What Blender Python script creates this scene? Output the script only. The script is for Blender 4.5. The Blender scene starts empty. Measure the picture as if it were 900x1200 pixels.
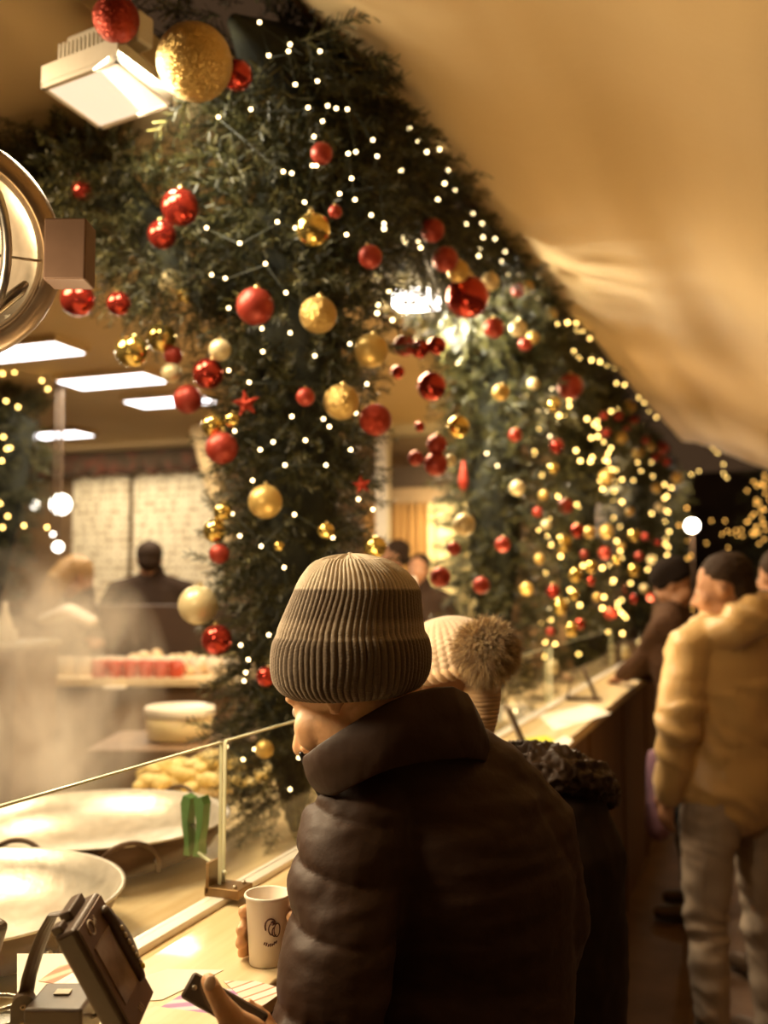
import bpy, bmesh, math, random
import numpy as np
from mathutils import Vector, Matrix, noise
from math import sin, cos, pi, radians, sqrt, atan, atan2

random.seed(7); rng = np.random.default_rng(7)
S = bpy.context.scene
COL = S.collection

# ------------------------------------------------------------------ camera
FPX = 1150.0; YAW = radians(20.5); PIT = atan(90/1150); HC = 1.62
CF = Vector((-sin(YAW)*cos(PIT), cos(YAW)*cos(PIT), sin(PIT)))
CR = Vector((cos(YAW), sin(YAW), 0)); CU = CR.cross(CF)
FH = Vector((-sin(YAW), cos(YAW), 0)); C0 = Vector((0, 0, HC))
def ray(x, y): return CF + CR*((x-450)/FPX) + CU*((600-y)/FPX)
def P(x, y, D): return C0 + ray(x, y)*D
def PX(x, y, X): r = ray(x, y); return C0 + r*(X/r.x)
def PY(x, y, Y): r = ray(x, y); return C0 + r*(Y/r.y)
def PZ(x, y, z): r = ray(x, y); return C0 + r*((z-HC)/r.z)
def depth(p): return (Vector(p)-C0).dot(CF)
def facing(psi):
    a = radians(psi); return (-CR*cos(a) + FH*sin(a)).normalized()

cam_d = bpy.data.cameras.new('camera'); cam = bpy.data.objects.new('camera', cam_d); COL.objects.link(cam)
cam.matrix_world = Matrix.Translation(C0) @ Matrix(((CR.x, CU.x, -CF.x), (CR.y, CU.y, -CF.y), (CR.z, CU.z, -CF.z))).to_4x4()
cam_d.sensor_fit = 'VERTICAL'; cam_d.sensor_height = 36; cam_d.lens = FPX*36/1200
cam_d.dof.use_dof = True; cam_d.dof.focus_distance = 1.3; cam_d.dof.aperture_fstop = 3.0
cam_d.clip_start = .05; cam_d.clip_end = 100
S.camera = cam

# ------------------------------------------------------------------ materials
MATS = {}
def mat(name, col, rough=.6, metal=0, bump=None, noise_=None, emit=None, spec=.5, sheen=0, sss=0, alpha=None, coat=0, aniso=None):
    if name in MATS: return MATS[name]
    m = bpy.data.materials.new(name); m.use_nodes = True; nt = m.node_tree; N = nt.nodes; L = nt.links
    b = N['Principled BSDF']
    b.inputs['Base Color'].default_value = (*col, 1); b.inputs['Roughness'].default_value = rough
    b.inputs['Metallic'].default_value = metal; b.inputs['Specular IOR Level'].default_value = spec
    b.inputs['Sheen Weight'].default_value = sheen; b.inputs['Coat Weight'].default_value = coat
    if sss: b.inputs['Subsurface Weight'].default_value = sss; b.inputs['Subsurface Scale'].default_value = .01; b.inputs['Subsurface Radius'].default_value = (1, .4, .2)
    tc = N.new('ShaderNodeTexCoord')
    if noise_:      # (scale, colour2, stretch, lo, hi)
        sc, c2, st, lo, hi = noise_
        mp = N.new('ShaderNodeMapping'); mp.inputs['Scale'].default_value = st
        nz = N.new('ShaderNodeTexNoise'); nz.inputs['Scale'].default_value = sc; nz.inputs['Detail'].default_value = 5
        rp = N.new('ShaderNodeValToRGB'); rp.color_ramp.elements[0].position = lo; rp.color_ramp.elements[1].position = hi
        rp.color_ramp.elements[0].color = (*col, 1); rp.color_ramp.elements[1].color = (*c2, 1)
        L.new(tc.outputs['Object'], mp.inputs[0]); L.new(mp.outputs[0], nz.inputs['Vector']); L.new(nz.outputs[0], rp.inputs[0]); L.new(rp.outputs[0], b.inputs['Base Color'])
    if bump:        # (scale, strength, distance)
        nz = N.new('ShaderNodeTexNoise'); nz.inputs['Scale'].default_value = bump[0]; nz.inputs['Detail'].default_value = 4
        bp = N.new('ShaderNodeBump'); bp.inputs['Strength'].default_value = bump[1]; bp.inputs['Distance'].default_value = bump[2]
        L.new(tc.outputs['Object'], nz.inputs['Vector']); L.new(nz.outputs[0], bp.inputs['Height']); L.new(bp.outputs[0], b.inputs['Normal'])
    if emit: b.inputs['Emission Color'].default_value = (*emit[0], 1); b.inputs['Emission Strength'].default_value = emit[1]
    MATS[name] = m; return m

def foliage_mat(name, c1, c2, c3):
    m = bpy.data.materials.new(name); m.use_nodes = True; N = m.node_tree.nodes; L = m.node_tree.links; b = N['Principled BSDF']
    g = N.new('ShaderNodeNewGeometry'); rp = N.new('ShaderNodeValToRGB'); rp.color_ramp.elements[0].color = (*c1, 1); rp.color_ramp.elements[1].color = (*c3, 1)
    e = rp.color_ramp.elements.new(.55); e.color = (*c2, 1)
    L.new(g.outputs['Random Per Island'], rp.inputs[0]); L.new(rp.outputs[0], b.inputs['Base Color'])
    b.inputs['Roughness'].default_value = .45; b.inputs['Specular IOR Level'].default_value = .4
    return m
def glass_mat(name, tint=(1, 1, 1), refl=1.0, rough=.02, ior=1.5):
    m = bpy.data.materials.new(name); m.use_nodes = True; nt = m.node_tree; N = nt.nodes; L = nt.links
    N.remove(N['Principled BSDF']); out = N['Material Output']
    t = N.new('ShaderNodeBsdfTransparent'); t.inputs[0].default_value = (*tint, 1)
    g = N.new('ShaderNodeBsdfGlossy'); g.inputs['Roughness'].default_value = rough
    f = N.new('ShaderNodeLayerWeight'); pw = N.new('ShaderNodeMath'); pw.operation = 'POWER'; pw.inputs[1].default_value = 4; mu = N.new('ShaderNodeMath'); mu.operation = 'MULTIPLY_ADD'; mu.inputs[1].default_value = .55*refl; mu.inputs[2].default_value = .02*refl; mu.use_clamp = True
    mx = N.new('ShaderNodeMixShader')
    L.new(f.outputs['Facing'], pw.inputs[0]); L.new(pw.outputs[0], mu.inputs[0]); L.new(mu.outputs[0], mx.inputs[0]); L.new(t.outputs[0], mx.inputs[1]); L.new(g.outputs[0], mx.inputs[2]); L.new(mx.outputs[0], out.inputs['Surface'])
    return m
def glow(name, col, st, sample=True):
    m = bpy.data.materials.new(name); m.use_nodes = True; nt = m.node_tree; N = nt.nodes
    b = N['Principled BSDF']; b.inputs['Base Color'].default_value = (*col, 1); b.inputs['Emission Color'].default_value = (*col, 1); b.inputs['Emission Strength'].default_value = st
    if not sample: m.cycles.emission_sampling = 'NONE'
    return m
def glitter(name, col, rough=.35):
    m = bpy.data.materials.new(name); m.use_nodes = True; nt = m.node_tree; N = nt.nodes; L = nt.links; b = N['Principled BSDF']
    b.inputs['Metallic'].default_value = .85; b.inputs['Roughness'].default_value = rough
    tc = N.new('ShaderNodeTexCoord'); v = N.new('ShaderNodeTexVoronoi'); v.inputs['Scale'].default_value = 620
    sub = N.new('ShaderNodeVectorMath'); sub.operation = 'SUBTRACT'; sub.inputs[1].default_value = (.5, .5, .5)
    sc = N.new('ShaderNodeVectorMath'); sc.operation = 'SCALE'; sc.inputs['Scale'].default_value = 1.5
    ad = N.new('ShaderNodeVectorMath'); g = N.new('ShaderNodeNewGeometry'); nm = N.new('ShaderNodeVectorMath'); nm.operation = 'NORMALIZE'
    L.new(tc.outputs['Object'], v.inputs['Vector']); L.new(v.outputs['Color'], sub.inputs[0]); L.new(sub.outputs[0], sc.inputs[0])
    L.new(sc.outputs[0], ad.inputs[0]); L.new(g.outputs['Normal'], ad.inputs[1]); L.new(ad.outputs[0], nm.inputs[0]); L.new(nm.outputs[0], b.inputs['Normal'])
    b.inputs['Base Color'].default_value = (*col, 1); return m

M_fir = foliage_mat('fir_needles', (.018, .0185, .007), (.040, .040, .014), (.13, .112, .031))
M_core = mat('dark_trunk', (.012, .013, .007), .9, noise_=(20, (.03, .03, .012), (1, 1, 1), .4, .7))
M_red = mat('red_satin', (.36, .040, .022), .42, .35)
M_redsh = mat('red_mirror', (.42, .045, .028), .09, .75)
M_redgl = glitter('red_glitter', (.34, .040, .020))
M_gold = mat('gold_satin', (.62, .42, .13), .38, .5)
M_goldsh = mat('gold_mirror', (.75, .55, .16), .08, .9)
M_goldgl = glitter('gold_glitter', (.62, .42, .14))
M_pearl = mat('pearl', (.72, .60, .34), .35, .25)
M_cap = mat('gold_cap', (.75, .6, .28), .3, 1)
M_bulb = glow('warm_bulb', (1, .62, .17), 11)
M_bulbw = glow('pale_bulb', (1, .74, .36), 9)
M_bulbf = glow('far_warm_bulb', (1, .50, .10), 4.5)
M_wire = mat('dark_wire', (.015, .02, .01), .6)
M_wood = mat('counter_wood', (.72, .55, .30), .3, noise_=(3.0, (.86, .73, .48), (14, 1.0, 8), .3, .75), coat=.3)
M_woodd = mat('dark_wood_panel', (.11, .060, .026), .6, noise_=(2.5, (.17, .095, .042), (9, 9, .8), .3, .75))
M_steel = mat('steel', (.62, .58, .5), .28, 1, noise_=(30, (.42, .38, .32), (1, 1, 1), .3, .8))
M_ceil = mat('cream_ceiling', (.62, .46, .25), .8, noise_=(1.6, (.56, .40, .20), (1, 1, 1), .3, .7))
M_floor = mat('brown_paving', (.10, .055, .03), .75, noise_=(5, (.16, .09, .05), (1, 1, 1), .3, .75), bump=(18, .4, .01))
M_black = mat('black_plastic', (.075, .045, .026), .38, noise_=(50, (.095, .058, .034), (1, 1, 1), .3, .7))
M_white = mat('white_plastic', (.80, .74, .62), .4, noise_=(30, (.74, .68, .56), (1, 1, 1), .3, .8))
M_paper = mat('white_paper', (.84, .80, .72), .8, noise_=(8, (.78, .72, .60), (1, 1, 1), .3, .8))
M_skin = mat('skin', (.74, .43, .23), .5, sss=.12, noise_=(30, (.64, .34, .16), (1, 1, 1), .35, .75), bump=(90, .35, .003))
M_skinf = mat('skin_pale', (.38, .19, .10), .6, noise_=(15, (.32, .15, .075), (1, 1, 1), .35, .75))
M_hair = mat('dark_hair', (.022, .012, .007), .75, noise_=(60, (.04, .022, .012), (8, 8, 1), .3, .7), spec=.15)
M_blond = mat('blond_hair', (.38, .22, .07), .55, noise_=(60, (.22, .12, .04), (8, 8, 1), .3, .7))

# ------------------------------------------------------------------ mesh helpers
class MB:
    def __init__(s): s.v = []; s.f = []
    def add(s, v, f):
        o = len(s.v); s.v.extend([tuple(p) for p in v]); s.f.extend([tuple(i+o for i in q) for q in f]); return s
    def box(s, c, d, M=None, bev=0):
        bm = bmesh.new(); bmesh.ops.create_cube(bm, size=1)
        for v in bm.verts: v.co = Vector((v.co.x*d[0], v.co.y*d[1], v.co.z*d[2]))
        if bev: bmesh.ops.bevel(bm, geom=bm.edges[:], offset=bev, segments=3, affect='EDGES', profile=.5)
        T = Matrix.Translation(Vector(c)) @ (M.to_4x4() if M else Matrix.Identity(4))
        bm.verts.ensure_lookup_table(); bm.verts.index_update()
        s.add([T @ v.co for v in bm.verts], [[v.index for v in f.verts] for f in bm.faces]); bm.free(); return s
    def tube(s, pts, rad, n=12, sq=1.0, side=None, round_=True):
        """loft along pts; rad float / list of float / list of (a,b); side = preferred 'a' axis"""
        pts = [Vector(p) for p in pts]; k = len(pts)
        if not isinstance(rad, (list, tuple)): rad = [rad]*k
        rad = [(r, r) if not isinstance(r, (tuple, list)) else r for r in rad]
        T = []
        for i in range(k):
            t = (pts[min(i+1, k-1)]-pts[max(i-1, 0)])
            T.append(t.normalized() if t.length > 1e-9 else Vector((0, 0, 1)))
        a = Vector(side) if side is not None else (Vector((1, 0, 0)) if abs(T[0].x) < .9 else Vector((0, 1, 0)))
        rings = []
        def frame(t, a):
            a = (a - t*a.dot(t)).normalized(); return a, t.cross(a)
        if round_:
            st = [(-cos(x), sin(x)) for x in (pi*.08, pi*.2, pi*.35)]
            for c_, s_ in st: rings.append((pts[0]+T[0]*c_*min(rad[0]), [r*s_ for r in rad[0]], T[0]))
        for p, r, t in zip(pts, rad, T): rings.append((p, r, t))
        if round_:
            for c_, s_ in reversed(st): rings.append((pts[-1]-T[-1]*c_*min(rad[-1]), [r*s_ for r in rad[-1]], T[-1]))
        V = []
        for p, r, t in rings:
            if side is None: a, b = frame(t, a)
            else: a_, b = frame(t, Vector(side)); a = a_
            for j in range(n):
                th = 2*pi*j/n; V.append(p + a*cos(th)*r[0] + b*sin(th)*r[1])
        m = len(rings); F = [(i*n+j, i*n+(j+1) % n, (i+1)*n+(j+1) % n, (i+1)*n+j) for i in range(m-1) for j in range(n)]
        F.append(tuple(range(n-1, -1, -1))); F.append(tuple((m-1)*n+j for j in range(n)))
        return s.add(V, F)
    def ball(s, c, r, M=None, nu=20, nv=12):
        if not isinstance(r, (tuple, list)): r = (r, r, r)
        V = [Vector((0, 0, -r[2]))]
        for i in range(1, nv):
            ph = -pi/2+pi*i/nv
            for j in range(nu): V.append(Vector((r[0]*cos(ph)*cos(2*pi*j/nu), r[1]*cos(ph)*sin(2*pi*j/nu), r[2]*sin(ph))))
        V.append(Vector((0, 0, r[2])))
        F = [(0, 1+(j+1) % nu, 1+j) for j in range(nu)]
        for i in range(nv-2):
            for j in range(nu): F.append((1+i*nu+j, 1+i*nu+(j+1) % nu, 1+(i+1)*nu+(j+1) % nu, 1+(i+1)*nu+j))
        e = len(V)-1; F += [(e, e-nu+j, e-nu+(j+1) % nu) for j in range(nu)]
        c = Vector(c); V = [c + (M @ v if M else v) for v in V]
        return s.add(V, F)
    def lathe(s, prof, n=40, c=(0, 0, 0), M=None, cap0=True, cap1=True):
        V = []; c = Vector(c)
        for r, z in prof:
            for j in range(n):
                v = Vector((r*cos(2*pi*j/n), r*sin(2*pi*j/n), z)); V.append(c+(M @ v if M else v))
        k = len(prof); F = [(i*n+j, i*n+(j+1) % n, (i+1)*n+(j+1) % n, (i+1)*n+j) for i in range(k-1) for j in range(n)]
        if cap0: F.append(tuple(range(n-1, -1, -1)))
        if cap1: F.append(tuple((k-1)*n+j for j in range(n)))
        return s.add(V, F)
    def xform(s, M): s.v = [tuple(M @ Vector(p)) for p in s.v]; return s
    def build(s, name, m, parent=None, smooth=True, world=True, origin=None):
        me = bpy.data.meshes.new(name); vs = s.v
        if origin is not None: o_ = Vector(origin); vs = [tuple(Vector(p)-o_) for p in vs]
        elif parent is not None and world: o_ = parent['_o']; o_ = Vector(o_); vs = [tuple(Vector(p)-o_) for p in vs]
        me.from_pydata(vs, [], s.f); me.update()
        if smooth: me.shade_smooth()
        me.materials.append(m); o = bpy.data.objects.new(name, me); COL.objects.link(o)
        if origin is not None and parent is None: o.location = origin
        if parent is not None: o.parent = parent
        o['_o'] = tuple(origin) if (origin is not None and parent is None) else ((0, 0, 0) if parent is None else tuple(parent['_o']))
        return o
def smooth_by_angle(o, a=35):
    me = o.data; me.shade_flat(); 
    try: me.shade_smooth(); me.set_sharp_from_angle(angle=radians(a))
    except Exception: pass
    return o
def tag(o, label, cat, group=None, kind=None):
    if label: o['label'] = label
    if cat: o['category'] = cat
    if group: o['group'] = group
    if kind: o['kind'] = kind
    return o
def root(name, loc, label, cat, group=None, kind=None):
    o = bpy.data.objects.new(name, None); COL.objects.link(o); o.location = loc; o['_o'] = tuple(loc); o.empty_display_size = .05
    return tag(o, label, cat, group, kind)
def struct(o): o['kind'] = 'structure'; return o
def np_mesh(name, V, F, m, parent=None, origin=(0, 0, 0)):
    """V (n,3), F (k,4) quads"""
    me = bpy.data.meshes.new(name); V = V-np.array(origin); n = len(V); k = len(F)
    me.vertices.add(n); me.vertices.foreach_set('co', V.astype(np.float32).ravel())
    w = F.shape[1]; me.loops.add(k*w); me.loops.foreach_set('vertex_index', F.astype(np.int32).ravel())
    me.polygons.add(k); me.polygons.foreach_set('loop_start', np.arange(0, k*w, w, dtype=np.int32)); me.polygons.foreach_set('loop_total', np.full(k, w, dtype=np.int32))
    me.update(); me.validate(); me.materials.append(m)
    o = bpy.data.objects.new(name, me); COL.objects.link(o)
    if parent is not None: o.parent = parent
    return o
def fuse(mb, name, m, parent, voxel=.008, it=6, disp=None, origin=None):
    """union of closed shapes into one smooth skin"""
    me = bpy.data.meshes.new('tmp'); me.from_pydata(mb.v, [], mb.f); me.update()
    t = bpy.data.objects.new('tmp', me); COL.objects.link(t)
    r = t.modifiers.new('r', 'REMESH'); r.mode = 'VOXEL'; r.voxel_size = voxel
    s_ = t.modifiers.new('s', 'SMOOTH'); s_.iterations = it; s_.factor = .5
    dg = bpy.context.evaluated_depsgraph_get(); ev = t.evaluated_get(dg); nm = bpy.data.meshes.new_from_object(ev)
    bpy.data.objects.remove(t); bpy.data.meshes.remove(me)
    if disp:
        nm.update(); n = len(nm.vertices); co = np.empty(n*3); nm.vertices.foreach_get('co', co); co = co.reshape(-1, 3)
        no = np.empty(n*3); nm.vertices.foreach_get('normal', no); no = no.reshape(-1, 3)
        d = disp(co, no); co = co + no*d[:, None]; nm.vertices.foreach_set('co', co.ravel())
    o_ = Vector(parent['_o']) if parent is not None else Vector(origin or (0, 0, 0))
    nm.transform(Matrix.Translation(-o_)); nm.update(); nm.name = name
    nm.materials.clear(); nm.materials.append(m); nm.shade_smooth()
    o = bpy.data.objects.new(name, nm); COL.objects.link(o); o['_o'] = tuple(o_)
    if parent is not None: o.parent = parent
    else: o.location = o_
    return o
def vnoise(co, sc, seed=0.0):
    return np.array([noise.noise(Vector((p[0]*sc+seed, p[1]*sc, p[2]*sc))) for p in co])

# ------------------------------------------------------------------ setting
def slab(name, x0, x1, y0, y1, z0, z1, m): return struct(MB().box(((x0+x1)/2, (y0+y1)/2, (z0+z1)/2), (x1-x0, y1-y0, z1-z0)).build(name, m, smooth=False))
slab('floor', -9, 6, -3, 24, -.1, 0, M_floor)
M_deck = mat('stall_floor', (.06, .035, .02), .8)
slab('floor_stall', -7.2, -1.0, .3, 7.9, 0.001, .15, M_deck)
slab('ceiling', -7.2, -1.36, .6, 7.9, 2.92, 3.0, M_ceil)
M_wall = mat('brown_wall', (.20, .12, .06), .8, noise_=(2, (.28, .17, .08), (1, 1, 3), .3, .7))
slab('wall_back', -7.2, -1.35, 7.85, 7.95, 0, 3.0, M_wall)
slab('wall_left', -7.3, -7.2, .3, 7.95, 0, 3.0, M_wall)
slab('wall_side', -1.75, -1.65, 7.96, 20, 0, 3.3, M_woodd)
slab('backdrop_far', -1.75, 6, 21, 21.1, 0, 4, mat('far_night', (.05, .03, .018), .9, noise_=(1.2, (.015, .009, .006), (1, 1, 1), .35, .7)))  # dark backdrop for the open night, darkness put into its colour

# awning
edge = [(-1.08, -1.5), (-1.05, 0), (-1.03, 1), (-1.01, 2.15), (-.993, 2.66), (-.98, 3.03), (-.955, 3.58), (-.918, 4.76), (-.83, 5.87), (-.70, 8.0), (-.60, 9.9)]
def edge_x(y):
    for (xa, ya), (xb, yb) in zip(edge, edge[1:]):
        if ya <= y <= yb: return xa+(xb-xa)*(y-ya)/(yb-ya)
    return edge[-1][0]
V = []; F = []; NU, NV = 150, 90
for i in range(NU+1):
    y = -1.5+(9.9+1.5)*i/NU; ex = edge_x(y)
    for j in range(NV+1):
        v = j/NV; w = v*2.9
        sag = .05*sin(min(1, w/.5)*pi)*(-1) + .028*sin(w*7+y*.55+sin(y*.9)) + .016*sin(w*13-y*.8)*min(1, w*2)
        x = ex+w; z = 3.12-.42*w+sag+.03*noise.noise(Vector((x*1.3, y*.6, 0))) - .05*sin(pi*((y-2.4) % 2.3)/2.3)*(w/1.2 if w < 1.2 else 1)*.6
        if w < .12: z += -.05*(1-w/.12)
        V.append((x, y+ .25*w*(i/NU), z))
F = [(i*(NV+1)+j, i*(NV+1)+j+1, (i+1)*(NV+1)+j+1, (i+1)*(NV+1)+j) for i in range(NU) for j in range(NV)]
M_awn = mat('cream_awning_cloth', (.70, .50, .24), .75, noise_=(1.2, (.62, .43, .20), (3, .5, 1), .3, .7), sheen=.2, bump=(9, .25, .01))
aw = root('awning', (0.3, 4, 2.9), 'large cream fabric awning sloping over the customers beside the garlands', 'awning')
mb = MB(); mb.add(V, F); cl = mb.build('cloth', M_awn, aw); so = cl.modifiers.new('s', 'SOLIDIFY'); so.thickness = .004
mb = MB(); mb.tube([(edge_x(y)-.03, y, 3.13) for y in np.linspace(-1.5, 9.9, 30)], .025, 10); mb.build('edge_rail', M_woodd, aw)
for yy in (-1.4, 9.7): MB().tube([(edge_x(yy)+2.85, yy, 0), (edge_x(yy)+2.85, yy, 1.95)], .03, 12).build('post', M_steel, aw)

# ------------------------------------------------------------------ counter
ct = root('service_counter', (-.75, 6, 0), 'long wooden stall counter with pale wood top running into the distance', 'counter')
mb = MB(); mb.box((-.735, 7.6, 1.08), (.25, 14.8, .04), bev=.004); mb.build('ledge', M_wood, ct, smooth=False)
mb = MB(); mb.box((-.685, 7.6, .52), (.09, 14.8, 1.04))
for k in range(14): mb.box((-.635, .8+k*1.1, .52), (.012, .04, 1.04))
mb.build('front_panel', M_woodd, ct, smooth=False)
mb = MB(); mb.box((-1.355, 4.1, .955), (.99, 7.6, .03), bev=.003); mb.build('work_surface', M_wood, ct, smooth=False)
mb = MB(); mb.box((-1.34, 4.1, .545), (.92, 7.5, .788)); mb.build('cabinet', M_woodd, ct, smooth=False)
mb = MB(); mb.box((-.865, 4.1, 1.02), (.02, 7.6, .13)); mb.build('upstand', M_wood, ct, smooth=False)
M_rail = mat('white_rail', (.86, .82, .78), .3, noise_=(12, (.80, .76, .70), (1, 1, 1), .3, .8))
mb = MB(); mb.box((-.845, 4.1, 1.105), (.034, 7.6, .012), bev=.002); mb.build('glass_rail', M_rail, ct, smooth=False)

# glass screens
M_glass = glass_mat('screen_glass', (.97, .97, .93), .9)
M_gedge = mat('glass_edge', (.80, .82, .62), .15, noise_=(20, (.72, .74, .5), (1, 1, 1), .3, .7))
def screen(y0, y1, label):
    r = root('glass_screen', (-.85, (y0+y1)/2, 1.111), label, 'glass screen', 'low glass screens along the counter')
    MB().box((-.85, (y0+y1)/2, 1.235), (.006, y1-y0, .248)).build('pane', M_glass, r, smooth=False)
    mb = MB(); mb.box((-.85, (y0+y1)/2, 1.3605), (.006, y1-y0, .003)); mb.box((-.85, y0-.001, 1.235), (.006, .002, .25)); mb.box((-.85, y1+.001, 1.235), (.006, .002, .25))
    mb.build('polished_edge', M_gedge, r, smooth=False); return r
screen(.55, 1.485, 'low glass screen on the counter, in front of the steaming pans')
screen(1.50, 2.55, 'low glass screen on the counter, in front of the nearest fir column')
screen(3.05, 4.3, 'low glass screen beyond the pompom hat, beside the leaning menu stands')
screen(4.4, 6.4, 'farthest low glass screen on the counter, near the men on the right')
# bracket + clip at the joint
j = PX(234, 1074, -.845)
br = root('glass_bracket', (-.84, 1.49, 1.1), 'small brown metal bracket at the foot of the glass joint', 'bracket')
mb = MB(); mb.box((-.835, 1.49, 1.118), (.065, .05, .016), bev=.002); mb.box((-.862, 1.49, 1.14), (.006, .05, .05), bev=.001); mb.build('body', mat('bronze', (.22, .13, .05), .4, .6, noise_=(30, (.3, .18, .08), (1, 1, 1), .3, .7)), br, smooth=False)
for yy in (1.475, 1.505): MB().lathe([(.004, 0), (.004, .003), (.002, .005)], 12, (-.815, yy, 1.126)).build('screw', M_steel, br)
M_green = mat('green_plastic', (.10, .24, .07), .35, noise_=(30, (.08, .19, .05), (1, 1, 1), .3, .7))
gc = P(229, 968, 1.93); gr = root('green_clamp', gc, 'green plastic clamp gripping the glass joint above the pan', 'clamp')
mb = MB()
for sx in (-1, 1):
    pr = [(0, .055), (.016, .06), (.022, .045), (.018, .0), (.012, -.03), (.014, -.055), (0, -.055), (.004, -.02), (.006, .01)]
    a = [Vector((gc.x+sx*.004+sx*p[0], gc.y-.014, gc.z+p[1])) for p in pr]; b = [v+Vector((0, .028, 0)) for v in a]
    n = len(a); mb.add(a+b, [tuple(range(n)), tuple(range(2*n-1, n-1, -1))]+[(i, i+n, (i+1) % n+n, (i+1) % n) for i in range(n)])
mb.build('jaw', M_green, gr, smooth=False)
MB().tube([(gc.x-.012, gc.y, gc.z), (gc.x+.012, gc.y, gc.z)], .004, 10).build('spring', M_steel, gr)
mb = MB(); mb.tube([gc+Vector((.006, 0, -.05)), Vector((-.842, 1.49, 1.145))], .0035, 8); mb.build('support_rod', M_gedge, gr)

# ------------------------------------------------------------------ fir garlands
def sprig_base(n=46, L=.15, nl=.024, nw=.0024):
    V = []; F = []
    for i in range(n):
        t = (i+.5)/n; az = i*2.399; sp = radians(38+18*rng.random()); l = nl*(1.1-.45*t)*(.8+.4*rng.random())
        b = np.array([0, 0, t*L]); d = np.array([cos(az)*sin(sp), sin(az)*sin(sp), cos(sp)]); s_ = np.cross(d, rng.normal(size=3)); s_ /= np.linalg.norm(s_)
        o = len(V); V += [b-s_*nw*.5, b+s_*nw*.5, b+d*l+s_*nw*.35, b+d*l-s_*nw*.35]; F.append([o, o+1, o+2, o+3])
    o = len(V); s_ = np.array([.0022, 0, 0]); V += [-s_, s_, np.array([0, 0, L])+s_*.4, np.array([0, 0, L])-s_*.4]; F.append([o, o+1, o+2, o+3])
    return np.array(V), np.array(F)
def foliage(name, centres, dirs, scales, m, parent, n=46, L=.15, nl=.026, nw=.0028):
    bases = [sprig_base(n, L, nl, nw) for _ in range(4)]
    Vs = []; Fs = []; off = 0
    centres = np.array(centres); dirs = np.array(dirs); dirs /= np.linalg.norm(dirs, axis=1)[:, None]; scales = np.array(scales)
    for k in range(4):
        idx = np.arange(k, len(centres), 4)
        if len(idx) == 0: continue
        bV, bF = bases[k]; z = dirs[idx]; r = rng.normal(size=z.shape); x = np.cross(z, r); x /= np.linalg.norm(x, axis=1)[:, None]; y = np.cross(z, x)
        R_ = np.stack([x, y, z], axis=2)
        bend = bV.copy(); bend[:, 0] += (bV[:, 2]/L)**2*.02
        W = np.einsum('nij,vj->nvi', R_, bend)*scales[idx][:, None, None]+centres[idx][:, None, :]
        nv = len(bV); Fk = bF[None]+(np.arange(len(idx))*nv)[:, None, None]+off
        Vs.append(W.reshape(-1, 3)); Fs.append(Fk.reshape(-1, 4)); off += len(idx)*nv
    return np_mesh(name, np.concatenate(Vs), np.concatenate(Fs), m, parent, parent['_o'])
def garland(path, radii, count, label, group=None, n=46, L=.15, nl=.026, nw=.0028, core=.5, cat='fir garland', name='fir_garland'):
    path = [Vector(p) for p in path]
    seg = [(path[i+1]-path[i]).length for i in range(len(path)-1)]; tot = sum(seg)
    r0 = root(name, path[0], label, cat, group)
    cs = []; ds = []; sc = []
    for _ in range(count):
        s_ = random.random()*tot; i = 0
        while s_ > seg[i] and i < len(seg)-1: s_ -= seg[i]; i += 1
        t = s_/seg[i]; c = path[i].lerp(path[i+1], t); r = radii[i]*(1-t)+radii[i+1]*t
        ax = (path[i+1]-path[i]).normalized(); q = Vector(rng.normal(size=3)); rad = (q-ax*q.dot(ax)).normalized()
        nn = noise.noise(c*4+rad*.8)
        st = r*random.uniform(.35, .62)+nn*.05
        d = rad*1.0+Vector(rng.normal(size=3))*.45+Vector((0, 0, -.25))
        cs.append(c+rad*st); ds.append(d); sc.append(random.uniform(.7, 1.2)*min(1.25, max(.55, r*.5/L*1.35)))
    foliage('needles', cs, ds, sc, M_fir, r0, n, L, nl, nw)
    mb = MB(); mb.tube(path, [r*core*(.15 if i_ in (0, len(radii)-1) else 1) for i_, r in enumerate(radii)], 14); mb.build('core', M_core, r0)
    return r0

c1 = PX(347, 690, -1.15); C1 = Vector((c1.x, c1.y, 0))
garland([(C1.x, C1.y, .99), (C1.x, C1.y, 1.3), (C1.x, C1.y, 1.9), (C1.x, C1.y, 2.25), (C1.x-.02, C1.y, 2.55), (C1.x-.04, C1.y, 2.9)], [.19, .21, .215, .24, .30, .36], 1500,
        'nearest fir-branch column hung with baubles, standing right behind the glass screen', name='fir_column', cat='fir column')
cols = [C1]
for px, lab, r_, cnt in ((580, 'second fir-branch column with baubles, behind the pompom hat', .25, 900), (676, 'third fir-branch column along the counter, dense with small lights', .27, 650), (748, 'fourth fir-branch column along the counter, left of the dark beanie', .30, 500), (786, 'farthest fir-branch column, just left of the bright far lamp', .32, 350)):
    c = PX(px, 690, -1.15); c.y = min(c.y, 13.5) if px < 780 else 14.5
    cols.append(Vector((c.x, c.y, 0)))
    zb = 1.0 if px < 700 else 1.1
    far = px > 600
    garland([(c.x, c.y, zb), (c.x, c.y, 1.8), (c.x, c.y, 2.5), (c.x, c.y, 2.95)], [r_*.9, r_, r_*1.1, r_*1.35], cnt, lab, name='fir_column', cat='fir column', n=34, L=.17, nl=.036, nw=.0045 if not far else .007)
for c in cols[1:]:
    if c.y > 7.9: MB().box((c.x, c.y, .53), (.3, .3, 1.06), bev=.01).build('plinth', M_woodd)['kind'] = 'structure'
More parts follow.
